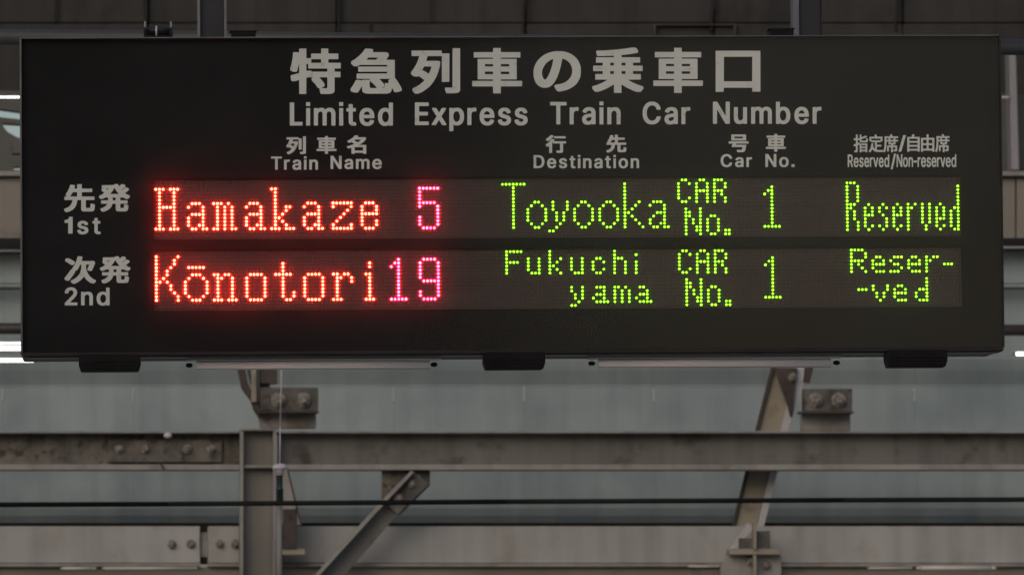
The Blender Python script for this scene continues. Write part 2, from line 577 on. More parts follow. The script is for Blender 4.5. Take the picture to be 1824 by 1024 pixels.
    # knee piece and bolted plate over the column
    t = empty('knee_bracket', P(470, 766, 15.0), 'bolted knee bracket on top of the left column, dark slanting rib', 'bracket', 'bolted brackets standing on the main beams')
    bm = new(); ppoly(bm, [(436, 640), (480, 640), (482, 762.5), (463, 762.5), (458, 735)], 15.06, .03); link('gusset', bm, M['steel_l'], t)
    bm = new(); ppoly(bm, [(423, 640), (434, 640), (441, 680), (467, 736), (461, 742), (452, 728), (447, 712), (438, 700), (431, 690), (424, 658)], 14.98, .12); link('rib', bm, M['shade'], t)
    part_quad('stay', M['rafter'], t, 447.5, 640, 457, 716, 14.96, .05, .002)
    part_quad('stay', M['steel_l'], t, 458, 640, 462, 716, 15.0, .05, .001)
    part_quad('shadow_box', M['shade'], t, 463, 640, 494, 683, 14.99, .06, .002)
    part_quad('stub', M['steel_l'], t, 481, 735.5, 563, 762.5, 15.04, .06, .003)
    bm = new(); pquad(bm, 462, 690, 567, 732, 14.99, .02, .003); pl = link('plate', bm, M['rust'], t)
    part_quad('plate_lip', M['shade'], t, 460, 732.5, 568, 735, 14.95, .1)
    for x in (496, 540): bolt(x, 712, 14.985, pl, True)

    # right bolted bracket
    t = empty('plate_bracket', P(1475, 766, 15.0), 'rusty two bolt bracket beside the slanting rafter on the right', 'bracket', 'bolted brackets standing on the main beams')
    bm = new(); pquad(bm, 1429, 692, 1518, 732, 14.99, .02, .003); pl = link('plate', bm, M['rust'], t)
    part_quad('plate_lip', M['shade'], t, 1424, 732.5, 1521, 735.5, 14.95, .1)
    part_quad('stub', M['steel_l'], t, 1428, 735.8, 1515, 767, 15.05, .06, .003)
    for x in (1453, 1494): bolt(x, 712, 14.985, pl, True)
    bm = new(); ppoly(bm, [(1436, 640), (1452, 640), (1446, 668), (1442, 682), (1432, 680)], 14.97, .04); link('rib', bm, M['shade'], t)

    # right rafter, a slanting I-section behind the main beam
    t = empty('rafter', P(1340, 985, 15.4), 'slanting cream rafter passing behind the beam on the right', 'rafter')
    bm = new(); ppoly(bm, [(1384, 640), (1430, 640), (1396, 760), (1350, 960), (1304, 960), (1352, 767)], 15.24, .05, .003); link('web', bm, M['rafter'], t)
    bm = new(); ppoly(bm, [(1379, 640), (1384, 640), (1351, 767), (1303, 960), (1300, 960), (1347, 767)], 15.22, .06); link('edge', bm, M['shade'], t)
    bm = new(); ppoly(bm, [(1421, 640), (1442, 640), (1427, 700), (1417, 725), (1403, 767), (1360, 940), (1352, 962), (1343, 962), (1349, 935), (1390, 767), (1402, 722)], 15.205, .04, .003); link('flange', bm, M['rafter_l'], t)
    bm = new(); ppoly(bm, [(1380, 655), (1421, 655), (1414, 700), (1412, 742), (1408, 742), (1402, 718), (1392, 690)], 15.18, .02, .002); link('knee_plate', bm, M['shade'], t)
    bolt(1411, 671, 15.175, t)
    # node at the foot of the rafter
    t = empty('foot_bracket', P(1340, 1040, 15.2), 'welded foot where the right rafter meets the cream girder', 'bracket')
    bm = new(); ppoly(bm, [(1332, 930), (1346, 938), (1314, 977), (1300, 977), (1306, 972)], 15.05, .04, .003); link('gusset', bm, M['rafter_l'], t)
    part_quad('shelf', M['rafter'], t, 1299, 977, 1390, 987.5, 15.0, .14, .003)
    bm = new(); ppoly(bm, [(1297, 988), (1392, 988), (1392, 1090), (1284, 1090), (1284, 1010)], 15.06, .05, .003); link('block', bm, M['steel_l'], t)
    part_quad('fin', M['rafter'], t, 1342.5, 930, 1347.5, 976.6, 14.97, .1, .001)
    part_quad('fin', M['rafter'], t, 1342.5, 988, 1347.5, 1090, 14.97, .09, .001)
    part_quad('dark_socket', M['rust'], t, 1316, 958, 1342, 976.5, 15.04, .02)
    part_quad('dark_socket', M['rust'], t, 1348, 945, 1372, 976.5, 15.04, .02)
    bolt(1336, 999, 15.055, t); bolt(1365, 1006, 15.055, t)

    # left rafter tail beside the column
    t = empty('rafter_tail', P(510, 960, 15.3), 'pale slanting rafter tail just right of the upright column', 'rafter')
    bm = new(); ppoly(bm, [(493, 835), (512, 835), (533, 920), (536, 935), (493, 935)], 14.985, .05, .003); link('web', bm, M['steel_l'], t)
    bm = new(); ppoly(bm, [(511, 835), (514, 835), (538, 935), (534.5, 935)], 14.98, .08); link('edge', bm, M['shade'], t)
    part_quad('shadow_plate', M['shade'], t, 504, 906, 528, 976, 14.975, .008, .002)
    part_quad('shelf', M['rafter'], t, 494, 977, 544, 988, 14.99, .13, .003)

    # diagonal brace with gusset
    t = empty('diagonal_brace', P(560, 1040, 15.0), 'diagonal brown angle brace bolted to a gusset under the beam', 'brace')
    bm = new(); ppoly(bm, [(680, 834.5), (766, 834.5), (766, 864), (713, 916), (703, 916), (680, 888)], 15.06, .018, .002); link('gusset', bm, M['rust'], t)
    bm = new(); ppoly(bm, [(733, 836), (748, 848), (766, 866), (700, 924), (612, 1040), (566, 1040), (545, 1040), (640, 930)], 15.03, .02, .002) if False else None
    bm = new(); ppoly(bm, [(738, 840), (762, 866), (712, 914), (705, 918), (590, 1052), (560, 1052), (552, 1040), (686, 893)], 15.02, .015, .002); link('angle_face', bm, M['steel'], t)
    bm = new(); ppoly(bm, [(732, 838), (738, 840), (686, 895), (552, 1043), (546, 1040), (678, 893)], 14.95, .08, .001); link('angle_leg', bm, M['steel_l'], t)
    bm = new(); ppoly(bm, [(745, 843), (763, 863), (708, 917), (690, 899)], 15.0, .015, .002); pl = link('end_plate', bm, M['rust'], t)
    bolt(733, 862, 14.998, pl); bolt(709, 887, 14.998, pl)

    # cream girder below
    def girder(x0, x1, label, tone='cream'):
        t = empty('cream_girder', P((x0 + x1) / 2, 1003, 15.2), label, 'girder', 'cream girders along the bottom')
        part_quad('face', M[tone], t, x0, 936.5, x1, 1002.5, 15.2, .1, .003)
        part_quad('bottom_lip', M['steel_l'], t, x0, 1003, x1, 1009, 15.14, .2, .003)
        return t
    g1 = girder(XL, 356.5, 'cream girder from the left edge to the dark splice gap')
    g2 = girder(370, 426.5, 'short cream girder between the splice gap and the column')
    g3 = girder(494, 1343.8, 'cream girder spanning from the column to the right rafter')
    g4 = girder(1346.2, XR, 'cream girder to the right of the rafter foot')
    bolt(306, 969, 15.196, g1); bolt(340, 968, 15.196, g1)
    bolt(391, 968, 15.196, g2); bolt(419, 968, 15.196, g2)
    t = empty('splice_strip', P(363, 1003, 15.22), 'pale splice strip in the dark gap of the cream girder', 'splice plate')
    part_quad('strip', M['cream'], t, 357.5, 946, 369, 991, 15.24, .05)
    part_quad('gap_block', M['black'], t, 357, 934.5, 369.5, 945.6, 15.23, .07)
    part_quad('gap_block', M['black'], t, 357, 991.4, 369.5, 1004, 15.23, .07)

    bm = new(); pquad(bm, XL, 930.5, XR, 935.5, 15.36, .04)  # shadow between sheets and girders, built as a black strip
    o = link('gap_shade_strip', bm, M['black']); tag(o, 'thin black strip standing in for the shadow gap just above the cream girders', 'shade strip')
    # lower fascia with bright reflected glints built as pale tubes
    bm = new(); pquad(bm, XL, 1009.6, XR, 1200, 15.17, .1)
    o = link('lower_fascia', bm, M['fascia']); tag(o, 'brown fascia board below the cream girders at the bottom edge', 'fascia')
    for x0, x1, y, h, lab in ((108, 172, 1011.5, 5, 'small pale glint built as a tube at the bottom left edge'),
                              (182, 352, 1011.5, 5, 'long cream glint built as a tube left of the column at the bottom edge'),
                              (1225, 1281, 1008, 4, 'short bright glint built as a tube left of the rafter foot'),
                              (1545, 1625, 1011, 4, 'thin cream glint built as a tube at the bottom right'),
                              (1632, 1775, 1011, 8, 'thicker cream glint built as a tube at the bottom right')):
        bm = new()
        a, b = P(x0, y, 15.05), P(x1, y, 15.05)
        r = h * .0022 / 2
        add_tube(bm, a + Vector((r * 2, 0, 0)), b - Vector((r * 2, 0, 0)), r, 12)
        add_tube(bm, a, a + Vector((r * 2, 0, 0)), r * .5, 12, r, True)
        add_tube(bm, b - Vector((r * 2, 0, 0)), b, r, 12, r * .5, True)
        o = link('glint_tube', bm, M['glintcap'], smooth=True); tag(o, lab, 'glint tube', 'pale glint tubes along the bottom')


M['frostclip'] = mat('frosted_clip', (.46, .51, .49), (.54, .58, .56), .4, 30)
far_scene()


# ------------------------------------------------------------------ middle distance
def middle():
    # lit fluorescent lamps seen past the board's lower corners
    def lamp(x0, x1, y, yb, px_h, label, Y=12.0, housing=True):
        t = empty('fluorescent_lamp', P((x0 + x1) / 2, y - 12, Y), label, 'lamp', 'lit fluorescent lamps behind the board')
        r = px_h * (Y + 12) / F_PX / 2
        bm = new(); add_tube(bm, P(x0, y, Y), P(x1, yb, Y), r, 12); link('tube', bm, E_TUBE, t, True)
        for xx, s in ((x0, -1), (x1, 1)):
            bm = new(); add_tube(bm, P(xx, y if s < 0 else yb, Y), P(xx + 5 * s, y if s < 0 else yb, Y), r * 1.15, 12); link('end_cap', bm, M['greypost'], t, True)
        if housing:
            bm = new(); ppoly(bm, [(x0 - 6, y - px_h * .9), (x1 + 6, yb - px_h * .9), (x1 + 6, yb + px_h * .9), (x0 - 6, y + px_h * .9)], Y + .03, .06, .003)
            link('reflector', bm, M['greypost'], t)
    lamp(-300, 120, 611.5, 612, 5, 'thin upper lit tube at the lower left corner behind the board')
    lamp(-300, 122, 620, 620, 8, 'thick middle lit tube at the lower left corner behind the board', 11.9)
    lamp(-300, 60, 641.5, 641.5, 7, 'lowest lit tube at the lower left, below the bright pair', 11.8, False)
    lamp(1809, 2100, 630, 630, 7, 'lit tube peeking out right of the board near its lower corner', 11.8, False)
    lamp(-260, 90, 173, 173.5, 3.2, 'thin lit tube high up behind the board at the left edge', 16.0, False)

    # conduit running behind the board's top edge
    bm = new(); add_tube(bm, P(-1220, 53.4, 2.0), P(3500, 102.2, 2.0), .0165, 20)
    o = link('conduit_pipe', bm, M['pipe'], smooth=True); tag(o, 'dark grey conduit running behind the top edge of the board', 'pipe')
    # black overhead cable
    bm = new()
    pts = [P(-1500, 905, 9.0), P(300, 897.2, 9.0), P(900, 893, 9.0), P(1500, 890.2, 9.0), P(3400, 884, 9.0)]
    for a, b in zip(pts[:-1], pts[1:]): add_tube(bm, a, b, .0078, 14)
    o = link('overhead_cable', bm, M['black'], smooth=True); tag(o, 'thick black cable stretched level across the lower view', 'cable')

    # insulator on pale pole with thin wire
    Y = 10.0
    t = empty('wire_insulator', P(497, 1100, Y), 'white capped insulator on a pale pole in front of the column', 'insulator')
    s = (Y + 12) / F_PX
    c = P(498.5, 832, Y)
    bm = new(); lathe(bm, c, [(1.5 * s, -14 * s), (7 * s, -14 * s), (7.6 * s, -6 * s), (9 * s, -4.5 * s), (13.2 * s, -2 * s), (13.6 * s, 0.5 * s), (11.5 * s, 4 * s), (7 * s, 6.2 * s), (1 * s, 7 * s)])
    link('cap', bm, M['white'], t, True)
    c2 = P(498.5, 868, Y)
    bm = new(); lathe(bm, c2, [(6.2 * s, -26 * s), (6.2 * s, -4 * s), (7.2 * s, -3 * s), (5.2 * s, -1 * s), (5.2 * s, 21.5 * s)])
    link('stem', bm, M['dgreen'], t, True)
    bm = new(); add_tube(bm, P(497.5, 893.5, Y), P(497.5, 1100, Y), 5.2 * s, 14); link('pole', bm, M['steel_l'], t, True)
    bm = new(); add_tube(bm, P(503, 600, Y), P(499, 760, Y), 1.1 * s, 8); add_tube(bm, P(499, 760, Y), P(498.2, 826, Y), 1.1 * s, 8); link('wire', bm, M['white'], t, True)
    bm = new(); add_tube(bm, P(491, 838, Y + .05), P(489.5, 1100, Y + .05), 1.6 * s, 8); link('guide_rod', bm, M['greypost'], t, True)


middle()

# ------------------------------------------------------------------ the board
YF = -0.018        # front of the housing
YS = -0.0225       # front of the cover sheet
PITCH_LED = 0.0064


YM = -.0075         # black inner face that carries the print


def gpoint(px, py, Y=YM - .0007):
    return P(px, py, Y)


def glyph_mesh(name, polys, parent, m=None, Y=YM - .0007):
    """fills outlines (lists of world points in the plane Y) into one thin raised print"""
    cu = bpy.data.curves.new(name, 'CURVE')
    cu.dimensions = '2D'; cu.fill_mode = 'BOTH'; cu.extrude = .00025
    for poly in polys:
        s = cu.splines.new('POLY')
        s.points.add(len(poly) - 1)
        for i, p in enumerate(poly):
            s.points[i].co = (p.x, p.z, 0, 1)
        s.use_cyclic_u = True
    tmp = bpy.data.objects.new('tmp', cu)
    COL.objects.link(tmp)
    bpy.context.view_layer.update()
    me = bpy.data.meshes.new_from_object(tmp.evaluated_get(bpy.context.evaluated_depsgraph_get()))
    bpy.data.objects.remove(tmp); bpy.data.curves.remove(cu)
    for v in me.vertices:
        x, z, d = v.co
        v.co = (x, Y + d, z)
    me.materials.clear(); me.materials.append(m or M['print'])
    me.name = name
    o = bpy.data.objects.new(name, me); COL.objects.link(o)
    par(o, parent)
    return o


# outlines of the printed characters, 1000 units to the em
GLYPHS = '''
特 653,756 532,756 531,668 527,662 361,661 359,582 356,577 284,576 278,580 278,749 275,755 158,755 154,749 153,682 115,688 53,687 45,597 30,501 16,435 2,392 2,351 51,322 115,323 135,397 147,463 151,468 153,467 154,301 151,297 141,294 11,256 9,211 21,154 25,149 87,148 151,168 154,166 156,-91 277,-91 278,206 284,211 320,223 329,219 384,218 369,204 369,163 437,83 475,22 479,19 505,18 505,-25 525,-91 653,-93 684,-90 729,-80 751,-63 758,-46 762,-27 762,216 767,219 860,219 864,225 863,322 763,325 762,380 767,384 867,385 868,485 863,488 656,490 654,551 658,557 827,559 828,656 827,661 822,662 656,663|527,557 531,551 531,494 527,489 367,488 362,492 362,551 365,557|306,469 309,463 309,389 313,384 634,383 638,378 637,328 632,324 370,324 365,326 364,339 360,343 303,343 279,339 278,466 282,469|634,219 638,213 638,35 635,23 629,18 610,14 540,18 543,23 589,54 590,94 567,133 535,175 504,209 500,218
急 317,757 256,759 249,756 213,699 156,630 84,566 17,519 14,512 15,473 44,447 58,429 63,428 120,428 158,453 163,454 615,454 619,450 619,429 618,424 613,423 137,423 133,417 133,334 134,329 139,328 613,328 619,324 619,298 613,294 106,293 106,198 327,195 329,160 393,95 420,63 446,26 442,23 361,23 344,26 330,33 324,53 324,172 320,177 201,177 198,174 197,162 194,161 161,175 96,175 44,72 5,12 6,-31 65,-60 127,-60 152,-21 196,65 198,-12 205,-40 214,-55 227,-65 244,-72 270,-77 294,-80 611,-80 630,-77 663,-65 677,-51 692,-21 700,22 703,25 739,-50 801,-51 858,-28 862,-21 862,15 846,54 794,148 761,199 748,205 746,547 605,550 605,555 644,619 645,660 642,666 603,691 380,690 377,693 381,705 380,744 375,747|461,591 461,588 453,576 435,553 430,549 272,550 274,555 308,592|677,196 677,193 641,176 640,136 650,117 582,117 576,60 568,38 551,26 533,24 536,29 568,50 569,93 540,134 488,191 486,195
列 836,749 715,751 710,747 709,28 699,17 584,16 583,-24 605,-86 608,-90 711,-90 758,-87 787,-83 804,-77 818,-68 828,-58 835,-41 838,-24|527,707 23,706 23,604 146,603 151,601 152,597 121,497 99,444 56,364 15,307 15,264 68,220 125,220 136,230 142,231 213,177 233,159 238,152 223,132 161,73 106,35 39,1 39,-43 58,-67 77,-96 134,-97 144,-94 192,-70 239,-39 305,16 338,52 370,94 406,152 440,221 468,299 488,376 502,452 502,502 492,507 463,515 273,513 270,518 291,599 294,603 530,604 531,126 537,122 656,124 657,649 651,653 530,652|356,410 359,404 345,354 325,302 313,276 308,276 232,329 225,331 200,333 201,337 234,409
車 498,754 371,754 369,682 365,676 42,675 40,580 44,574 368,572 369,554 365,550 108,548 107,173 108,168 113,167 365,166 369,163 369,144 368,140 363,138 18,138 14,132 16,37 365,35 369,30 370,-94 494,-95 498,-94 500,-89 500,30 504,35 861,37 862,132 858,138 501,140 500,161 504,166 765,167 770,168 771,173 770,548 506,550 500,554 501,572 830,574 833,580 833,670 832,675 827,676 504,676 500,682|639,452 643,446 643,411 639,407 506,407 500,411 500,446 504,452|365,452 369,446 369,411 365,407 237,407 231,411 231,446 234,452|639,312 643,306 643,270 639,264 506,264 500,268 500,306 504,312|365,312 369,306 369,270 365,264 237,264 231,268 231,306 234,312
の 502,654 422,655 377,650 325,638 258,612 206,581 166,549 116,497 84,447 62,399 45,337 40,287 43,216 47,187 57,151 74,111 89,86 112,59 133,40 153,27 168,20 201,10 260,10 275,13 303,23 325,37 339,48 377,89 409,140 435,194 473,304 492,378 511,470 519,523 522,525 556,514 579,502 604,485 627,463 649,435 666,404 678,366 685,323 683,273 673,232 656,197 626,154 597,128 572,110 515,84 477,74 418,66 401,59 395,54 390,40 393,16 431,-44 439,-51 451,-56 482,-57 546,-44 606,-25 637,-11 679,13 722,46 750,73 771,99 789,130 816,194 826,242 828,268 828,340 826,368 816,411 792,473 770,509 735,551 682,595 634,621 584,640 529,652|370,516 369,492 349,399 330,330 308,268 294,235 270,190 248,160 237,151 232,151 218,161 207,173 193,201 185,228 181,256 181,285 191,337 222,401 252,442 268,457 310,490 346,509
乗 738,742 673,743 575,724 366,700 197,688 99,686 71,682 70,642 81,609 84,589 87,586 206,586 364,595 369,592 370,570 368,566 364,564 66,563 66,466 178,464 181,459 181,413 175,410 19,409 17,313 23,310 178,310 181,304 181,261 180,257 175,255 54,254 53,156 59,153 260,151 256,146 199,110 140,79 73,51 4,27 4,-15 24,-37 49,-70 109,-71 173,-47 242,-14 285,10 366,64 369,63 370,59 371,-91 495,-92 498,-87 498,59 499,63 502,64 587,6 678,-42 716,-59 756,-73 818,-74 825,-71 848,-39 869,-18 868,26 802,49 735,77 666,113 614,146 610,151 825,154 825,254 699,255 695,256 693,261 693,304 697,310 852,310 857,313 856,409 699,410 694,413 693,459 697,464 814,466 814,563 504,564 498,568 498,601 504,607 523,607 659,624 777,647 778,694|564,464 567,459 566,411 499,411 500,463|366,464 370,459 368,411 306,411 307,463|564,310 567,304 566,256 499,257 500,309|366,310 370,304 368,256 306,257 307,309
口 794,661 80,661 81,-70 208,-70 210,-1 216,3 661,3 665,-3 666,-67 795,-67|661,555 665,549 663,116 211,117 212,554
名 390,757 324,757 273,690 208,625 122,561 74,533 32,511 28,507 29,467 57,440 75,417 136,416 194,448 198,440 279,380 299,359 244,333 177,307 70,273 11,259 10,217 46,156 105,156 182,177 186,176 188,-86 191,-92 313,-92 316,-88 316,-50 322,-47 641,-47 645,-50 645,-88 648,-92 770,-92 773,-86 772,316 503,319 573,371 617,408 690,483 718,519 767,598 768,643 722,672 665,672 648,668 441,669 440,671 459,700 458,742|572,565 575,562 573,559 522,506 475,467 429,434 334,505 313,519 300,521 303,527 348,565|641,215 645,209 645,62 641,56 322,56 316,59 316,209 320,215
行 271,754 200,754 163,708 98,643 1,565 0,520 36,473 103,473 172,526 222,571 302,656 325,687 325,727 315,735|841,701 353,702 349,696 349,601 355,598 839,598 842,604|306,565 236,565 181,488 128,425 72,369 -4,307 -10,299 -9,258 36,206 98,205 131,233 134,232 136,-94 258,-95 263,-92 264,368 304,420 310,424 311,361 315,355 598,355 604,351 603,25 591,17 448,15 447,-27 467,-89 631,-91 677,-86 700,-78 718,-66 730,-44 732,-32 733,351 739,355 864,356 865,460 341,462 338,463 338,468 359,501 359,544 355,548
先 500,754 374,754 373,626 372,621 367,620 296,621 311,678 310,721 244,736 189,736 183,733 154,635 130,576 92,502 59,454 60,409 96,390 108,380 22,378 21,276 27,272 239,272 244,268 232,214 215,166 194,126 176,102 141,67 108,44 55,18 13,1 12,-43 34,-69 51,-96 113,-97 164,-77 223,-43 253,-21 290,16 313,47 344,109 366,183 379,266 382,271 386,272 479,272 485,268 485,-8 494,-42 500,-53 513,-65 529,-73 558,-78 789,-78 820,-67 842,-43 849,-27 859,16 864,61 864,128 860,133 829,144 805,157 744,156 740,90 735,59 730,42 718,30 705,27 639,27 624,30 616,37 614,45 614,266 615,270 620,272 848,272 852,278 851,378 508,379 503,380 502,385 503,511 786,513 790,518 790,616 784,620 505,620 502,626|370,512 373,507 372,380 180,380 181,385 220,445 255,511
号 740,718 134,719 130,713 130,444 136,440 738,441 742,446|608,619 611,613 611,549 608,543 262,543 257,546 256,613 260,619|845,404 27,405 23,399 23,306 29,302 187,301 187,294 147,189 147,151 150,145 595,144 592,120 577,65 565,39 546,17 529,12 503,12 419,19 360,19 357,15 356,-20 372,-56 379,-85 384,-88 427,-90 600,-90 638,-83 661,-70 684,-44 699,-15 713,27 730,106 744,199 743,246 324,248 322,251 336,297 343,302 843,303 847,308
指 243,745 139,745 136,571 22,570 17,566 18,485 132,484 137,483 138,478 137,319 8,283 5,278 5,254 25,195 65,194 125,212 134,214 138,212 137,9 125,1 37,-1 36,-24 54,-79 60,-82 158,-82 182,-80 206,-75 225,-65 233,-57 240,-46 245,-22 245,245 253,250 363,284 366,-81 465,-82 469,-79 469,-46 475,-42 708,-42 711,-46 712,-74 715,-77 817,-76 818,323 370,325 365,323 363,318 360,321 354,364 351,367 306,367 253,352 247,352 245,481 251,484 348,485 350,564 349,568 344,570 246,572|470,740 370,741 364,738 364,447 372,416 385,397 406,385 437,377 460,375 758,375 796,383 815,392 825,401 840,426 850,462 857,512 857,543 853,546 825,554 796,567 756,566 752,557 750,514 742,483 733,469 718,461 703,458 513,458 494,461 478,469 471,483 471,528 475,534 601,561 741,599 801,621 802,640 800,647 753,693 710,694 613,659 475,623 471,628|708,246 712,240 712,188 708,182 475,182 469,185 469,240 472,246|708,103 712,97 712,43 708,37 475,37 469,40 469,97 472,103
定 458,751 415,752 353,734 352,706 379,654 377,648 51,646 51,435 155,435 157,556 158,560 162,562 710,562 714,556 713,480 708,476 163,475 161,394 165,388 379,386 380,75 377,72 364,80 343,95 321,118 293,156 269,201 266,215 283,304 282,334 232,340 175,339 161,261 149,208 122,134 106,99 84,62 61,32 9,-20 10,-42 62,-85 103,-86 122,-70 167,-19 220,68 258,26 281,6 310,-14 353,-35 396,-49 429,-57 477,-64 539,-69 832,-69 837,-66 845,-35 859,-4 859,18 855,21 567,21 501,29 494,32 492,37 494,182 746,183 750,184 752,189 752,263 748,269 494,270 493,386 712,388 716,392 716,430 720,433 822,434 823,644 817,648 510,648 475,723
席 492,751 451,752 389,734 389,706 411,663 411,658 408,657 84,656 83,325 76,223 66,156 54,99 40,51 5,-30 5,-46 7,-51 32,-65 58,-85 99,-86 104,-82 132,-20 154,46 166,99 181,194 188,287 190,408 194,414 308,413 311,275 446,274 451,273 452,268 452,232 449,229 225,227 225,-44 327,-44 328,142 330,146 334,148 451,146 452,-80 456,-86 553,-86 559,-82 559,142 563,147 684,148 690,144 690,46 687,39 677,36 630,36 618,38 577,36 577,13 597,-42 727,-43 746,-40 777,-30 792,-13 797,4 796,227 563,229 559,234 559,270 565,274 701,275 704,413 846,416 846,491 704,494 701,570 702,573 708,574 853,575 854,654 849,657 546,657 541,661 516,713|596,573 598,570 597,499 594,493 418,493 412,496 411,573|308,573 310,570 308,494 191,494 192,573|594,414 597,408 597,358 594,353 418,352 412,356 412,408 415,414
自 432,746 376,745 355,667 343,631 338,626 126,626 120,622 120,-80 126,-84 226,-84 230,-78 230,-38 236,-34 650,-34 656,-38 656,-76 659,-79 764,-79 768,-73 767,622 762,626 464,626 463,631 493,710 494,734 481,740|652,540 656,534 656,439 652,433 236,433 230,436 230,534 233,540|652,347 656,341 656,248 652,242 236,242 230,246 230,341 233,347|652,156 656,151 656,58 652,52 236,52 230,55 230,151 233,156
由 488,744 381,744 380,582 376,577 78,575 79,-82 183,-83 187,-77 187,-32 193,-28 681,-28 686,-32 687,-75 690,-81 797,-79 798,573 793,576 491,578|683,486 687,480 685,320 490,321 491,485|376,486 380,480 378,320 188,321 188,485|683,231 687,225 685,61 490,61 491,230|376,231 380,225 378,61 188,61 188,230
発 535,752 478,753 463,750 419,735 417,718 413,715 399,720 78,716 77,621 80,617 87,616 88,614 68,595 68,552 137,493 146,483 126,464 80,432 -5,387 -6,345 33,297 37,296 99,297 178,339 252,339 256,337 258,333 258,257 254,251 61,251 55,247 57,149 230,148 235,147 236,145 226,126 205,97 169,64 123,34 40,-3 39,-46 80,-96 137,-97 149,-94 185,-80 237,-54 285,-21 319,11 345,47 366,90 380,142 383,147 387,148 475,147 477,-3 479,-29 484,-48 494,-65 515,-79 537,-85 571,-88 747,-87 771,-85 787,-80 799,-73 816,-53 828,-20 834,9 838,57 838,97 834,102 802,113 780,126 718,125 715,114 715,78 710,45 702,26 697,20 685,17 625,17 616,20 611,26 608,35 609,147 811,148 815,154 815,245 813,249 809,251 611,251 608,257 608,333 609,337 613,339 692,339 771,297 828,296 836,299 867,340 880,352 880,394 816,425 756,463 745,473 752,481 797,517 850,566 853,573 853,609 843,618 804,645 744,646 673,579 652,563 644,571 646,576 699,620 749,668 749,711 702,745 640,746 572,680 568,685|440,638 487,554 533,489 567,449 566,447 315,447 318,455 357,499 393,549 419,595|266,617 268,614 264,607 240,576 191,614 192,616 197,617|473,338 477,333 475,252 388,252 387,337
次 431,755 365,755 347,674 318,581 290,510 268,467 222,393 220,353 189,351 184,348 90,200 8,88 5,79 6,41 63,-3 122,-3 130,0 221,136 299,265 298,312 346,315 390,386 439,498 463,499 467,493 467,422 459,343 444,279 421,219 394,173 359,129 334,104 308,80 261,45 180,-2 179,-45 230,-96 292,-95 339,-69 380,-43 439,4 478,43 507,79 542,132 581,65 605,34 646,-10 667,-28 701,-53 758,-84 770,-87 827,-85 846,-56 868,-31 869,12 864,17 827,33 787,57 753,83 717,119 689,155 665,193 624,281 598,374 597,493 599,498 603,499 685,498 685,491 668,446 636,374 636,331 692,302 751,302 766,326 794,391 835,503 845,538 844,584 794,611 737,611 720,606 477,607 476,615 497,698 497,738 492,744|123,693 56,693 20,650 20,605 111,546 151,516 187,483 248,484 290,536 290,579 275,594 218,637
- 348,257 102,257 95,253 92,247 92,181 97,175 107,172 347,173 356,178 358,185 358,247
. 30,-15 160,-15 160,100 30,100
/ 246,545 169,546 161,543 154,535 -8,-67 -7,-84 2,-91 79,-92 91,-84 255,524 255,538
1 170,0 305,0 305,523 200,523 185,470 140,435 60,420 60,335 170,335
2 239,529 214,530 171,525 126,508 106,495 84,476 66,452 54,429 44,390 44,360 46,352 54,347 133,346 142,349 148,357 148,374 156,400 170,421 197,439 221,444 254,436 276,423 291,400 298,369 295,352 288,333 279,314 258,286 44,57 41,48 41,-5 45,-11 52,-15 395,-15 404,-12 409,-7 410,60 407,65 400,70 194,71 196,76 227,110 313,198 352,244 372,271 388,302 401,345 401,398 395,421 383,448 363,476 340,496 307,515 276,525
C 311,527 228,528 200,523 157,508 123,488 92,462 61,424 35,372 23,324 18,286 18,219 20,196 28,157 40,122 54,93 77,60 121,19 164,-5 216,-20 236,-22 297,-22 316,-20 362,-7 400,12 437,41 469,84 484,115 494,153 493,165 481,173 395,172 385,165 379,143 369,124 350,99 331,86 312,76 266,66 236,71 197,88 168,115 154,134 142,157 133,184 125,224 125,281 130,310 140,343 154,372 174,399 200,420 219,429 257,439 276,439 300,434 333,420 360,396 376,369 385,341 393,334 481,333 493,341 491,365 481,398 467,427 445,456 426,475 397,496 364,513 336,522
D 252,521 53,523 43,520 38,514 37,-2 40,-10 48,-15 255,-15 301,-8 334,2 387,31 424,65 453,110 465,138 473,164 480,205 483,274 478,321 470,355 449,407 428,438 407,460 394,471 365,491 341,503 312,512 274,520|222,436 258,431 298,417 323,400 346,371 361,343 368,321 375,281 375,226 371,198 361,164 341,128 324,108 293,88 267,78 227,70 148,70 145,76 145,433 151,437
E 383,521 53,523 43,520 38,514 37,-2 43,-12 53,-15 379,-15 389,-12 394,-7 394,60 391,65 384,70 151,70 146,71 145,76 146,212 362,213 372,218 376,226 375,288 372,294 365,298 146,300 146,435 382,438 390,443 392,450 392,512
L 38,-15 360,-15 360,70 148,70 148,523 38,523
N 473,521 389,522 376,514 374,175 357,198 155,515 141,523 51,522 40,517 37,510 37,-2 41,-11 51,-15 129,-15 139,-12 144,-7 146,334 151,330 365,-8 379,-15 470,-15 480,-10 483,-2 483,510 480,517
R 261,521 53,523 43,520 38,514 37,-2 40,-10 48,-15 132,-15 144,-7 145,176 146,181 151,182 222,182 229,179 319,12 329,-6 336,-12 346,-15 432,-15 441,-12 446,-7 445,12 344,200 374,220 399,245 422,290 430,333 430,364 425,400 418,424 399,457 372,484 355,496 310,515|239,436 265,431 284,424 301,411 311,398 318,381 323,352 318,321 311,305 302,293 286,280 255,270 236,268 146,269 146,435
T 428,521 25,523 15,520 10,514 9,448 17,439 165,437 171,433 171,-2 174,-10 182,-15 263,-15 272,-11 276,-5 276,433 282,437 422,437 432,440 438,448 438,510 435,517
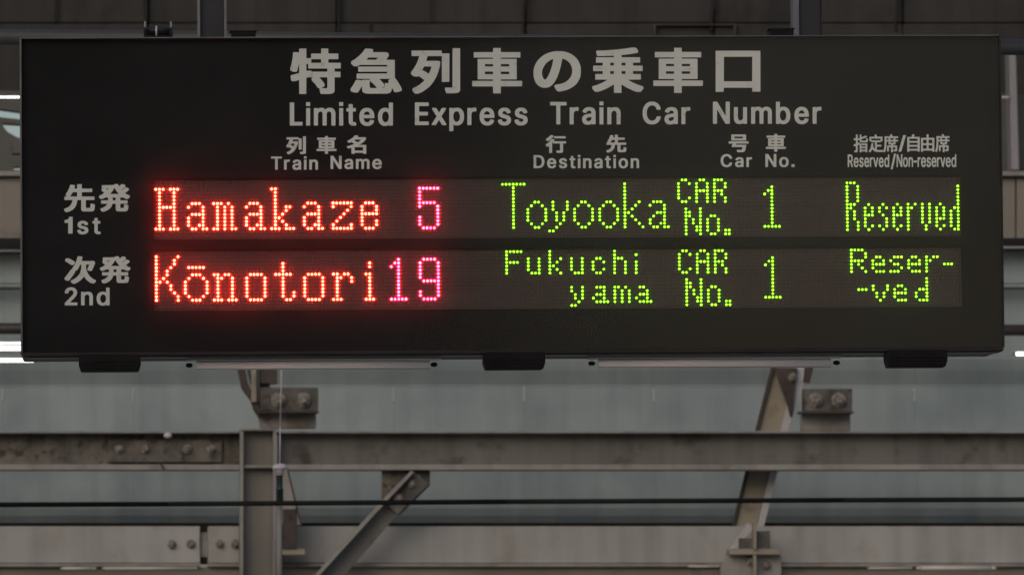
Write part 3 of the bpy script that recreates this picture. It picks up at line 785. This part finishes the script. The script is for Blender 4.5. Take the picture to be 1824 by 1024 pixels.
a 227,396 161,397 123,390 97,380 65,361 40,335 27,318 20,301 20,284 32,275 83,259 109,259 120,265 136,291 149,302 183,314 204,314 216,311 233,302 245,287 250,272 253,256 247,246 228,240 145,231 85,216 59,204 40,190 18,163 8,127 8,84 16,53 32,27 52,7 68,-4 95,-16 130,-24 185,-24 207,-21 249,-3 259,-11 268,-14 345,-14 357,-6 358,263 352,301 338,334 310,365 295,375 268,387|249,161 253,158 253,137 248,113 235,91 218,74 192,62 161,59 128,72 118,84 113,99 113,111 121,128 133,137 168,150
b 125,520 43,521 34,517 30,511 31,-8 43,-16 119,-16 130,-11 133,1 136,2 174,-18 200,-24 257,-24 284,-18 317,-4 338,10 369,41 391,78 406,125 411,163 411,213 401,270 387,306 368,335 337,366 322,376 291,390 255,398 200,398 167,390 136,375 135,511|222,314 243,309 257,302 270,292 284,273 298,239 304,216 306,185 298,137 293,122 277,92 253,70 219,60 186,70 169,82 154,101 143,128 137,149 132,194 140,239 150,266 162,285 173,297 194,308
d 383,520 301,521 289,514 287,375 256,390 222,398 167,398 139,392 106,378 84,364 64,347 41,316 24,280 14,237 12,216 12,158 14,137 29,82 46,51 69,23 101,-2 139,-18 167,-24 220,-24 237,-21 261,-13 287,2 289,1 293,-11 303,-16 379,-16 392,-8 392,508 390,516|206,314 220,311 241,302 253,293 266,278 282,239 288,213 289,187 282,137 273,111 263,94 237,70 203,60 175,67 163,75 147,89 136,106 121,147 116,197 119,218 129,254 148,288 165,302 179,309
e 235,397 179,398 148,393 119,382 91,366 59,337 41,311 24,275 14,235 12,213 12,158 14,137 22,104 38,66 57,39 91,8 127,-11 163,-21 182,-24 241,-24 272,-18 295,-11 330,8 360,36 373,54 385,82 385,97 375,104 315,119 296,119 285,113 269,85 253,72 232,63 206,60 182,65 156,79 144,91 131,111 121,137 119,151 122,155 377,155 387,158 392,163 392,201 385,263 375,294 356,328 333,354 310,371 282,385 260,392|210,314 229,309 244,302 261,285 275,261 282,239 281,235 121,235 129,261 148,289 172,307 201,314
i 31,-15 133,-15 133,392 31,392|31,440 133,440 133,530 31,530
m 468,398 407,399 381,393 345,377 319,355 291,381 267,393 245,399 191,399 162,391 136,377 129,387 119,392 43,392 34,387 30,379 30,-2 32,-10 43,-15 119,-15 129,-12 134,-7 135,250 142,274 157,296 174,308 191,313 205,313 226,305 239,293 246,281 251,262 252,-7 257,-12 267,-15 343,-15 353,-11 356,-2 356,255 366,283 380,300 391,308 417,314 436,310 453,301 465,286 473,262 474,-7 479,-12 488,-15 564,-15 574,-11 578,-2 578,274 572,307 560,336 549,352 531,370 495,391
n 266,395 191,396 164,389 136,375 133,376 130,386 119,392 43,392 31,383 30,-2 36,-12 45,-15 122,-15 134,-7 135,240 143,267 156,288 179,305 207,313 226,310 250,296 263,279 270,257 273,243 274,-7 279,-12 288,-15 364,-15 377,-7 378,262 370,305 360,329 334,363 319,374 292,388
o 238,397 179,398 151,393 126,385 88,363 62,339 41,311 27,282 14,235 12,213 12,158 14,137 27,92 41,63 59,37 91,8 127,-11 160,-21 179,-24 234,-24 253,-21 287,-11 325,10 350,32 375,68 394,116 399,142 402,204 397,244 387,280 368,318 335,354 317,369 287,385 263,393|210,314 246,302 259,292 270,278 282,256 289,235 297,185 292,149 285,123 265,89 254,78 237,67 206,60 170,70 157,80 141,99 134,111 122,144 116,194 121,225 129,251 150,287 160,297 182,309
p 268,395 191,396 164,389 136,373 133,374 130,386 119,392 43,392 31,383 30,-145 32,-152 41,-157 122,-158 134,-150 136,1 164,-15 191,-22 262,-22 279,-19 319,-3 343,13 372,45 394,83 404,114 411,164 408,236 394,291 374,327 343,361 300,386|229,313 245,308 262,298 282,276 298,238 304,214 306,183 301,150 291,117 272,85 245,66 226,61 212,61 184,71 168,83 157,98 145,122 138,145 132,195 140,241 147,260 161,283 186,305 212,313
r 237,398 198,399 179,396 160,391 136,380 126,389 117,392 43,392 31,383 30,-2 32,-10 38,-14 122,-15 134,-7 135,243 138,257 151,283 164,296 182,305 207,310 250,308 262,316 263,388 253,396
s 218,397 159,398 140,395 112,388 90,378 53,351 37,330 25,297 25,249 30,230 43,208 64,186 102,165 221,133 236,123 243,108 243,94 238,84 228,74 212,65 190,60 166,60 138,72 125,85 114,111 105,118 76,119 28,109 15,101 13,87 16,73 24,51 37,32 59,10 76,-2 102,-13 131,-21 150,-24 214,-24 268,-11 305,11 329,35 343,56 351,82 351,125 348,139 341,158 319,186 300,199 276,211 157,244 140,254 133,263 130,278 137,294 155,309 183,317 205,314 217,308 233,293 246,268 257,262 281,262 314,269 333,275 343,282 343,299 331,328 320,344 297,367 266,385 233,395
t 136,484 59,485 46,479 43,472 43,396 37,392 -3,392 -14,386 -16,379 -16,322 -13,316 -5,312 37,311 43,308 43,65 49,44 56,29 76,7 106,-12 140,-19 197,-19 229,-11 234,-4 234,8 224,53 218,61 209,66 164,64 153,72 149,82 146,98 146,305 149,311 211,312 221,316 224,324 224,382 221,387 211,392 147,394 146,474
u 368,390 286,391 274,383 273,142 270,128 260,102 248,84 227,71 207,65 186,66 164,76 150,90 137,119 135,133 134,383 129,388 119,391 43,391 32,385 30,378 30,109 38,71 50,45 59,31 83,7 119,-13 153,-20 205,-21 222,-18 241,-13 272,3 274,2 278,-10 288,-16 364,-16 375,-10 378,-3 378,378 375,385
v 380,390 296,392 283,386 194,144 190,148 104,383 98,389 89,392 8,392 -4,383 -5,371 -2,362 134,7 138,-5 146,-12 156,-15 232,-15 241,-12 247,-7 389,364 389,383
x 360,390 273,392 264,389 256,381 190,280 116,389 107,392 23,392 10,386 8,374 11,364 126,193 -1,7 -2,-5 2,-11 14,-15 97,-15 107,-12 114,-5 187,106 268,-12 278,-15 361,-15 374,-10 377,2 374,12 251,190 369,367 369,383
'''


def load_glyphs():
    g = {}
    for rec in GLYPHS.strip().split('\n'):
        ch, data = rec[0], rec[2:]
        g[ch] = [[tuple(int(q) for q in p.split(',')) for p in c.split(' ')] for c in data.split('|')]
    return g


G = load_glyphs()
ADV = {}
for ch, cs in G.items():
    xs = [p[0] for c in cs for p in c]
    ADV[ch] = (min(xs), max(xs))
SB = {'i': 42, 't': 12, 'r': 26, 'L': 34, 'T': 12, '1': 40, '/': 20, '-': 30, '.': 34, 'v': 8, 'x': 8}   # side bearings


def kanji(ch, x0, x1, y0, y1):
    cs = G[ch]
    xs = [p[0] for c in cs for p in c]; ys = [p[1] for c in cs for p in c]
    a, b, c_, d = min(xs), max(xs), min(ys), max(ys)
    return [[gpoint(x0 + (p[0] - a) / (b - a) * (x1 - x0), y1 - (p[1] - c_) / (d - c_) * (y1 - y0)) for p in c] for c in cs]


def latin(word, x0, x1, base, cap, hs=1.0):
    """ink of the word from x0 to x1, capitals from base up to cap, letters stretched sideways by hs"""
    k = (base - cap) / 538.0
    kx = k * hs
    total = 0
    for i, ch in enumerate(word):
        a, b = ADV[ch]
        total += (b - a) * kx
    nat = [(SB.get(word[i], 38) + SB.get(word[i + 1], 38)) * .5 * kx for i in range(len(word) - 1)]
    sp = (x1 - x0 - total - sum(nat)) / max(1, len(word) - 1)
    out = []
    x = x0
    for i, ch in enumerate(word):
        a, b = ADV[ch]
        out += [[gpoint(x + (p[0] - a) * kx, base - (p[1] + 15) * k) for p in c] for c in G[ch]]
        x += (b - a) * kx + (nat[i] + sp if i < len(nat) else 0)
    return out


LED_ROWS = [
 # panel, colour, [(col, row, rows...)]
 (0, 'r', [(0, 2, '###.### 4*.#...#. .#####. 5*.#...#. ###.###'),
           (9, 6, '.###.. #...#. ....#. .####. 2*#...#. #..##. .##.##'),
           (16, 6, '###.#.. 6*.#.#.#. ##.#.##'),
           (25, 6, '.###.. #...#. ....#. .####. 2*#...#. #..##. .##.##'),
           (32, 2, '##..... 4*.#..... .#..##. .#..#.. .#.#... .##.... .#.#... .#..#.. ###.###'),
           (41, 6, '.###.. #...#. ....#. .####. 2*#...#. #..##. .##.##'),
           (49, 6, '###### #....# ....#. ...#.. ..#... .#.... #....# ######'),
           (57, 6, '.###. 2*#...# ##### #.... 2*#...# .###.')]),
 (0, 'p', [(73, 2, '###### 3*#..... #####. #....# 2*.....# 3*#....# .####.')]),
 (1, 'r', [(0, 1, '#.....# 2*#....#. #...#.. 2*#..#... #.#.... ##.#... 2*#...#.. #....#. 2*#.....#'),
           (8, 4, '.#####. ....... ..###.. .#...#. 4*#.....# .#...#. ..###..'),
           (16, 6, '##.##.. .##..#. 5*.#...#. ###.###'),
           (25, 6, '.####. 6*#....# .####.'),
           (33, 3, '3*..#... #####. 4*..#... 2*..#..# ...##.'),
           (41, 6, '.####. 6*#....# .####.'),
           (49, 6, '##.##. .##..# .#...# 4*.#.... ###...'),
           (58, 3, '2*.#. ... ##. 6*.#. ###')]),
 (1, 'p', [(65, 2, '..#.. .##.. #.#.. 8*..#.. #####'),
           (73, 2, '.####. 5*#....# .##### 2*.....# 2*#....# .####.')]),
 (0, 'g', [(96, 1, '####### 12*...#...'),
           (103, 6, '..##.. .#..#. 4*#....# .#..#. ..##..'),
           (109, 6, '3*.#...# 3*..#.#. ...#.. ..#... ##....'),
           (116, 6, '..##.. .#..#. 4*#....# .#..#. ..##..'),
           (123, 6, '..##.. .#..#. 4*#....# .#..#. ..##..'),
           (130, 1, '5*#..... #...#. #..#.. #.#... ##.... #.#... #..#.. #...#. #....#'),
           (137, 6, '.###.. #...#. ....#. ..###. .#..#. #...#. #..##. .##.##'),
           (145, 0, '.##. #..# 3*#... #..# .##.'),
           (150, 0, '.##. 2*#..# #### 3*#..#'),
           (155, 0, '###. 2*#..# ###. #.#. 2*#..#'),
           (147, 8, '#...# 2*##..# 2*#.#.# 2*#..## #...#'),
           (153, 10, '.##. 4*#..# .##.'),
           (158, 14, '## ##'),
           (169, 2, '..#.. .##.. #.#.. 8*..#.. #####'),
           (192, 1, '###. 5*#..# ###. ##.. 3*#.#. 3*#..#'),
           (197, 7, '.#. 2*#.# ### 2*#.. #.# .#.'),
           (201, 7, '.#. #.# #.. .#. 2*..# #.# .#.'),
           (205, 7, '.#. 2*#.# ### 2*#.. #.# .#.'),
           (209, 7, '#.# ##. 6*#..'),
           (213, 7, '6*#.# 2*.#.'),
           (217, 7, '.#. 3*#.# ### #.. #.# .#.'),
           (221, 2, '6*..# .## 5*#.# .##')]),
 (1, 'g', [(97, 0, '##### 2*#.... ####. 3*#....'),
           (103, 2, '4*#..# .###'),
           (109, 0, '2*#... #..# #.#. ##.. #.#. #..#'),
           (115, 2, '4*#..# .###'),
           (121, 2, '.##. #..# #... #..# .##.'),
           (127, 0, '2*#... ###. 4*#..#'),
           (133, 1, '# . 4*#'),
           (115, 10, '2*#..# 2*.#.# ..#. ##..'),
           (121, 10, '.###. ...#. .###. #..#. .####'),
           (127, 10, '##.#. 4*#.#.#'),
           (133, 10, '.##.. ...#. .###. #..#. .####'),
           (145, 0, '.##. #..# 3*#... #..# .##.'),
           (150, 0, '.##. 2*#..# #### 3*#..#'),
           (155, 0, '###. 2*#..# ###. #.#. 2*#..#'),
           (147, 8, '#...# 2*##..# 2*#.#.# 2*#..## #...#'),
           (153, 10, '.##. 4*#..# .##.'),
           (158, 14, '## ##'),
           (169, 2, '..#.. .##.. #.#.. 8*..#.. #####'),
           (193, 0, '####. 2*#...# ####. #.#.. #..#. #...#'),
           (199, 2, '.##. #..# #### #... .###'),
           (204, 2, '.### #... .##. ...# ###.'),
           (209, 2, '.##. #..# #### #... .###'),
           (214, 2, '#.## ##.. 3*#...'),
           (219, 4, '###'),
           (195, 11, '###'),
           (199, 10, '2*#...# 2*.#.#. ..#..'),
           (205, 10, '.##. #..# #### #... .###'),
           (211, 8, '3*...# .### 2*#..# .###')]),
]


def led_xz(c, r, panel):
    return (c - 111.5) * PITCH_LED, BZ - (r + panel * 19.68 - 17.3) * PITCH_LED


def dome(verts, faces, x, y, z, r, h, seg=8, rings=2):
    """small lens bulging towards the viewer"""
    b = len(verts)
    for q in range(rings):
        a = q / rings * math.pi / 2
        for k in range(seg):
            t = 2 * math.pi * (k + .5) / seg
            verts.append((x + r * math.cos(a) * math.cos(t), y - h * math.sin(a), z + r * math.cos(a) * math.sin(t)))
    verts.append((x, y - h, z))
    for q in range(rings - 1):
        for k in range(seg):
            faces.append((b + q * seg + k, b + q * seg + (k + 1) % seg, b + (q + 1) * seg + (k + 1) % seg, b + (q + 1) * seg + k))
    top = b + rings * seg
    q = rings - 1
    for k in range(seg):
        faces.append((b + q * seg + k, b + q * seg + (k + 1) % seg, top))


def mesh_obj(name, verts, faces, m, parent):
    me = bpy.data.meshes.new(name)
    me.from_pydata(verts, [], faces)
    me.update()
    me.materials.append(m)
    o = bpy.data.objects.new(name, me); COL.objects.link(o)
    par(o, parent)
    return o


def board():
    c0 = P(912, 345, YF)
    root = empty('information_board', (0, 0, BZ), 'black hanging train information board with white lettering and red and green LED text', 'information board')
    TL, TR, BL, BR = P(36, 68, YF), P(1782.5, 62.5, YF), P(36, 633.5, YF), P(1788.5, 624, YF)
    x0, x1 = (TL.x + BL.x) / 2, (TR.x + BR.x) / 2
    z1, z0 = (TL.z + TR.z) / 2, (BL.z + BR.z) / 2
    D = .235
    # housing: tray open to the front
    bm = new()
    w = .0035
    add_box(bm, (x0, YF + .03, z0), (x1, YF + D, z1), .004)
    link('housing', bm, M['housing'], root)
    bm = new()
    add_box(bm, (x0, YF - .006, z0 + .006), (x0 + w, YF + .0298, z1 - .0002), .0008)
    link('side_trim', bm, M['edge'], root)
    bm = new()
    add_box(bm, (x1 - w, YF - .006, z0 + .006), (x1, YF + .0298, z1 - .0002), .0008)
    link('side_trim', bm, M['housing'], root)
    bm = new()
    add_box(bm, (x0 + w, YF - .006, z1 - w * .7), (x1 - w, YF + .0298, z1), .0008)
    link('top_trim', bm, M['edge'], root)
    bm = new()
    add_box(bm, (x0 + .003, YF - .0055, z0 - .001), (x1 - .003, YF + .0298, z0 + .005), .0012)
    link('bottom_trim', bm, M['housing'], root)
    bm = new()
    add_box(bm, (x0 + .008, YF + .012, z0 - .0035), (x1 - .008, YF + .05, z0 - .0012), .0008)
    link('bottom_rail', bm, M['trim'], root)
    for sx in (1, -1):
        bm = new()
        xe = x0 if sx > 0 else x1
        for k in range(6):
            a0, a1 = math.pi / 2 * k / 6, math.pi / 2 * (k + 1) / 6
            r = .009
            p0 = (xe + sx * r * (1 - math.cos(a0)), YF + .006, z0 + r - r * math.sin(a0) - .002)
            p1 = (xe + sx * r * (1 - math.cos(a1)), YF + .006, z0 + r - r * math.sin(a1) - .002)
            add_tube(bm, p0, p1, .0014, 8)
        link('corner_bead', bm, M['trim'], root)
    # black mask with two LED windows
    ymask = YM
    wins = []
    for p in (0, 1):
        a = led_xz(-.75, -.95, p); b = led_xz(223.75, 15.95, p)
        wins.append((a[0], b[0], b[1], a[1]))
    polys = [[Vector((x0 + w, 0, z0 + .005)), Vector((x1 - w, 0, z0 + .005)), Vector((x1 - w, 0, z1 - w)), Vector((x0 + w, 0, z1 - w))]]
    for a, b, c, d in wins:
        polys.append([Vector((a, 0, c)), Vector((b, 0, c)), Vector((b, 0, d)), Vector((a, 0, d))])
    glyph_mesh('face_mask', polys, root, M['mask'], ymask)
    # LED panels
    for p in (0, 1):
        a, b, c, d = wins[p]
        bm = new(); add_box(bm, (a + .0005, .0, c + .0005), (b - .0005, .008, d - .0005))
        pan = link('led_panel', bm, M['ledback'], root)
        pan['label'] = ('upper LED panel: Hamakaze 5, Toyooka, CAR No. 1, Reserved', 'lower LED panel: Konotori 19, Fukuchiyama, CAR No. 1, Reserved')[p]
        lit = set()
        for (pp, colr, chars) in LED_ROWS:
            if pp != p: continue
            for (cc, rr, art) in chars:
                rows = []
                for tok in art.split(' '):
                    if '*' in tok:
                        n, tok = tok.split('*')
                        rows += [tok] * int(n)
                    else:
                        rows.append(tok)
                V, Fc = [], []
                for i, row in enumerate(rows):
                    for j, q in enumerate(row):
                        if q == '#':
                            lit.add((cc + j, rr + i))
                            x, z = led_xz(cc + j, rr + i, p)
                            dome(V, Fc, x, -.0003, z, .00185 if colr == 'g' else .0023, .0022, 8, 2)
                mesh_obj('led_character', V, Fc, E_LED[colr], pan)
        bm = new()                                   # thin shading ribs between the rows
        for rr in range(17):
            z = led_xz(0, rr - .5, p)[1]
            add_box(bm, (a + .001, -.0007, z - .00035), (b - .001, -.0001, z + .00035))
        o = link('shading_ribs', bm, M['rib'], pan); o['kind'] = 'stuff'
        V, Fc = [], []
        for cc in range(224):
            for rr in range(16):
                if (cc, rr) in lit: continue
                x, z = led_xz(cc, rr, p)
                dome(V, Fc, x, -.0002, z, .0021, .0014, 6, 1)
        o = mesh_obj('unlit_leds', V, Fc, M['ledoff'], pan); o['kind'] = 'stuff'
    # clear dusty cover sheet
    bm = new(); add_box(bm, (x0 + w + .0004, YS, z0 + .0056), (x1 - w - .0004, YS + .003, z1 - w * .7 - .0004))
    link('cover_sheet', bm, M['cover'], root)

    # printed lettering
    title = [('特', 517, 607, 87, 168), ('急', 624.5, 715.5, 87, 167.3), ('列', 732.2, 819.7, 86.4, 167.3), ('車', 841, 930, 86, 166.8),
             ('の', 950.2, 1034.6, 91.7, 163.5), ('乗', 1055.1, 1146, 85.2, 166), ('車', 1163.7, 1252, 85.7, 166), ('口', 1274.7, 1354.5, 91, 164)]
    for k in title: glyph_mesh('printed_character', kanji(*k), root)
    for g_ in ([('列', 510, 545, 243.2, 275), ('車', 564, 599.3, 242.7, 274.2), ('名', 618, 652.4, 241.5, 274.2)],
               [('行', 972.2, 1008.4, 241, 272.7), ('先', 1080, 1115.8, 240.4, 272)],
               [('号', 1298, 1333.5, 239.8, 271.4), ('車', 1364.3, 1399.8, 238.9, 270.5)],
               [('指', 1520.6, 1546, 240, 271.6), ('定', 1547.4, 1573, 240, 271.6), ('席', 1573.2, 1599.8, 239.6, 271.6), ('/', 1600.6, 1613.6, 241, 270.5),
                ('自', 1616, 1638.3, 239.8, 270.6), ('由', 1640.5, 1664.3, 239.6, 270.6), ('席', 1665.8, 1691.4, 239.2, 271.2)],
               [('先', 114.2, 169, 328.3, 377.9), ('発', 176.2, 231.2, 328, 377.2)],
               [('次', 115, 170.8, 456.5, 505.3), ('発', 178, 232.3, 456.5, 504.5)]):
        for k in g_: glyph_mesh('printed_character', kanji(*k), root)
    for wd in (('Limited', 516.2, 699.9, 224, 183, .92), ('Express', 739, 939.8, 223.2, 182.8, .92), ('Train', 979.8, 1105.5, 221.9, 181.9, .92),
               ('Car', 1144.7, 1229.5, 221.5, 181.9, .92), ('Number', 1269.9, 1463.2, 220.9, 181.5, .92),
               ('Train', 482.8, 566.4, 302.5, 279, 1.02), ('Name', 588.8, 680, 301.2, 277.8, 1.02),
               ('Destination', 950.5, 1138.4, 299.8, 276.6, 1.0), ('Car', 1283.7, 1339.5, 297.7, 275, 1.02), ('No.', 1363.3, 1415.5, 297.7, 274.5, 1.02),
               ('Reserved', 1510, 1584, 297.9, 275.3, .55), ('/', 1586.7, 1595, 298.5, 275, .8), ('Non-reserved', 1597, 1703.3, 297.7, 275, .55),
               ('1st', 115, 179.3, 417, 386.3, 1.03), ('2nd', 115.4, 195.2, 543.8, 512, 1.03)):
        glyph_mesh('printed_word', latin(*wd), root)

    # rubber latches below
    for a, b, c, d in ((141, 250, 634, 661), (862, 970, 632, 657.5), (1579, 1686, 627, 653.5)):
        bm = new()
        p0, p1 = P(a, c, YF), P(b, d, YF)
        zt, zb = z0 - .0045 + .006, p1.z
        prof = [(p0.x, zt), (p1.x, zt), (p1.x + .001, zb + .012), (p1.x - .003, zb), (p0.x + .003, zb), (p0.x - .001, zb + .012)]
        prism(bm, [Vector((x, YF - .012, z)) for x, z in prof], 0, .055, .0015)
        for k in range(3):
            zz = zb + .005 + k * .0055
            add_box(bm, (p0.x + .004, YF - .0135, zz), (p1.x - .004, YF - .0119, zz + .0022))
        link('rubber_latch', bm, M['rubber'], root)
    # unlit tube lamps under the housing
    for a, b, y0_, y1_, ka, kb in ((350, 766, 650.3, 649.8, 337, 773), (1066, 1480, 647, 646.5, 1054, 1490)):
        Y = .015
        s = (Y + 12) / F_PX
        A, B = P(a, y0_, Y), P(b, y1_, Y)
        bm = new(); add_ribbed(bm, A, B, 7.6 * s); tb = link('tube_lamp', bm, M['tube'], root, True)
        bm = new(); add_box(bm, (A.x - .02, Y + .012, A.z - .001), (B.x + .02, Y + .05, z0 - .004), .002)
        bm.free()
        bm = new(); add_box(bm, (A.x - .018, Y - .006, A.z + .0076), (B.x + .02, Y + .03, A.z + .0095), .0008); link('lamp_batten', bm, M['tube'], root)
        for kx, ky in ((ka, y0_ + .2), (kb, y1_ - .6)):
            bm = new()
            K = P(kx, ky, Y)
            bmesh.ops.create_uvsphere(bm, u_segments=14, v_segments=8, radius=1, matrix=Matrix.Translation(K) @ Matrix.Diagonal((.0065, .009, .0042, 1)))
            link('lamp_holder', bm, M['rubber'], root, True)
    # small blocks on the top edge
    for a, b, c, d in ((412, 455, 57, 66.5), (1370, 1412, 53, 62.5)):
        bm = new(); p0, p1 = P(a, c, .02), P(b, d, .02)
        add_box(bm, (p0.x, .0, z1 + .0005), (p1.x, .06, p0.z - .0012), .002)
        link('top_clamp', bm, M['rubber'], root)
        bm = new(); add_box(bm, (p0.x - .003, .0, p0.z - .001), (p1.x + .002, .05, p0.z + .001), .0006)
        link('clamp_lip', bm, M['housing'], root)
    return x0, x1, z0, z1


def hangers(z1):
    ytop = -700
    for i, (a, b, la, lb) in enumerate(((352, 404, 5, 4.5), (1413, 1465, 11, 1.5))):
        lab = ('left hanger post with two thin worn edges, rising from the board top', 'right hanger post with one wide pale edge, rising from the board top')[i]
        yb = (66.5, 61.5)[i]
        Y = .06
        base = P((a + b) / 2, yb, Y)
        t = empty('hanger_post', (base.x, Y, z1 + .001), lab, 'hanger post', 'posts that carry the board')
        pa, pb = P(a, yb, Y), P(b, yb, Y)
        s = (Y + 12) / F_PX
        top = z1 + 2.2
        bm = new(); add_box(bm, (pa.x + la * s + .0002, Y + .012, z1 + .0008), (pb.x - lb * s - .0002, Y + .016, top)); link('web', bm, M['post'], t)
        bm = new(); add_box(bm, (pa.x, Y, z1 + .0008), (pa.x + la * s, Y + .05, top), .0008); link('flange', bm, M['postedge'], t)
        bm = new(); add_box(bm, (pb.x - lb * s, Y, z1 + .0008), (pb.x, Y + .05, top), .0004); link('flange', bm, M['postedge'] if i == 0 else M['post'], t)
    bm = new(); add_box(bm, (-8, -.05, z1 + 2.2), (8, .2, z1 + 2.45), .005)
    tag(link('canopy_beam', bm, M['steel']), 'steel canopy beam above the view that carries the hanger posts', 'steel beam')
    # shackle on the conduit
    Y = 1.2
    s = (Y + 12) / F_PX
    t = empty('pipe_clamp', P(281, 62, Y), 'small metal pipe clamp with two upright pins above the board, left', 'clamp')
    bm = new(); add_tube(bm, P(258, 54.5, Y), P(306, 54.5, Y), 5 * s, 14); link('bar', bm, M['post'], t, True)
    for x in (258.5, 304.5):
        bm = new(); add_tube(bm, P(x, 62, Y), P(x, 38.5, Y), 2.6 * s, 10, 1.8 * s); link('pin', bm, M['greypost'], t, True)
        bm = new(); add_tube(bm, P(x - 2.5, 56, Y - .01), P(x + 2.5, 56, Y - .01), 7 * s, 6); link('nut', bm, M['post'], t)
    bm = new(); add_tube(bm, P(278.5, 64, Y - .02), P(278.5, 46.5, Y - .02), 1.6 * s, 8); link('bolt', bm, M['white'], t, True)
    bm = new(); pquad(bm, 256, 57, 308, 66, Y + .01, .02, .001); link('saddle', bm, M['post'], t)


def behind_viewer():
    # dark block added behind the viewer to dim the board's reflection on the left
    t = empty('reflection_blocker', (-20, -31, 0), 'added dark brown building behind the viewer, unseen, dimming the left of the board reflection', 'added blocker')
    bm = new(); add_box(bm, (-45, -40, 0), (1.7, -30, 11), .02); link('wall', bm, M['shade'], t)
    bm = new(); add_box(bm, (-46, -41, 11.002), (2.2, -29, 11.5), .02); link('roof', bm, M['slab'], t)
    for x in range(-42, 0, 6):
        bm = new(); add_box(bm, (x, -29.99, 3), (x + 2.4, -29.9, 5), .01); w = link('window', bm, M['black'], t)
        bm = new(); add_box(bm, (x - .1, -29.99, 2.85), (x + 2.5, -29.85, 2.98), .01); link('sill', bm, M['cream'], w)


behind_viewer()
_x0, _x1, _z0, _z1 = board()
hangers(_z1)
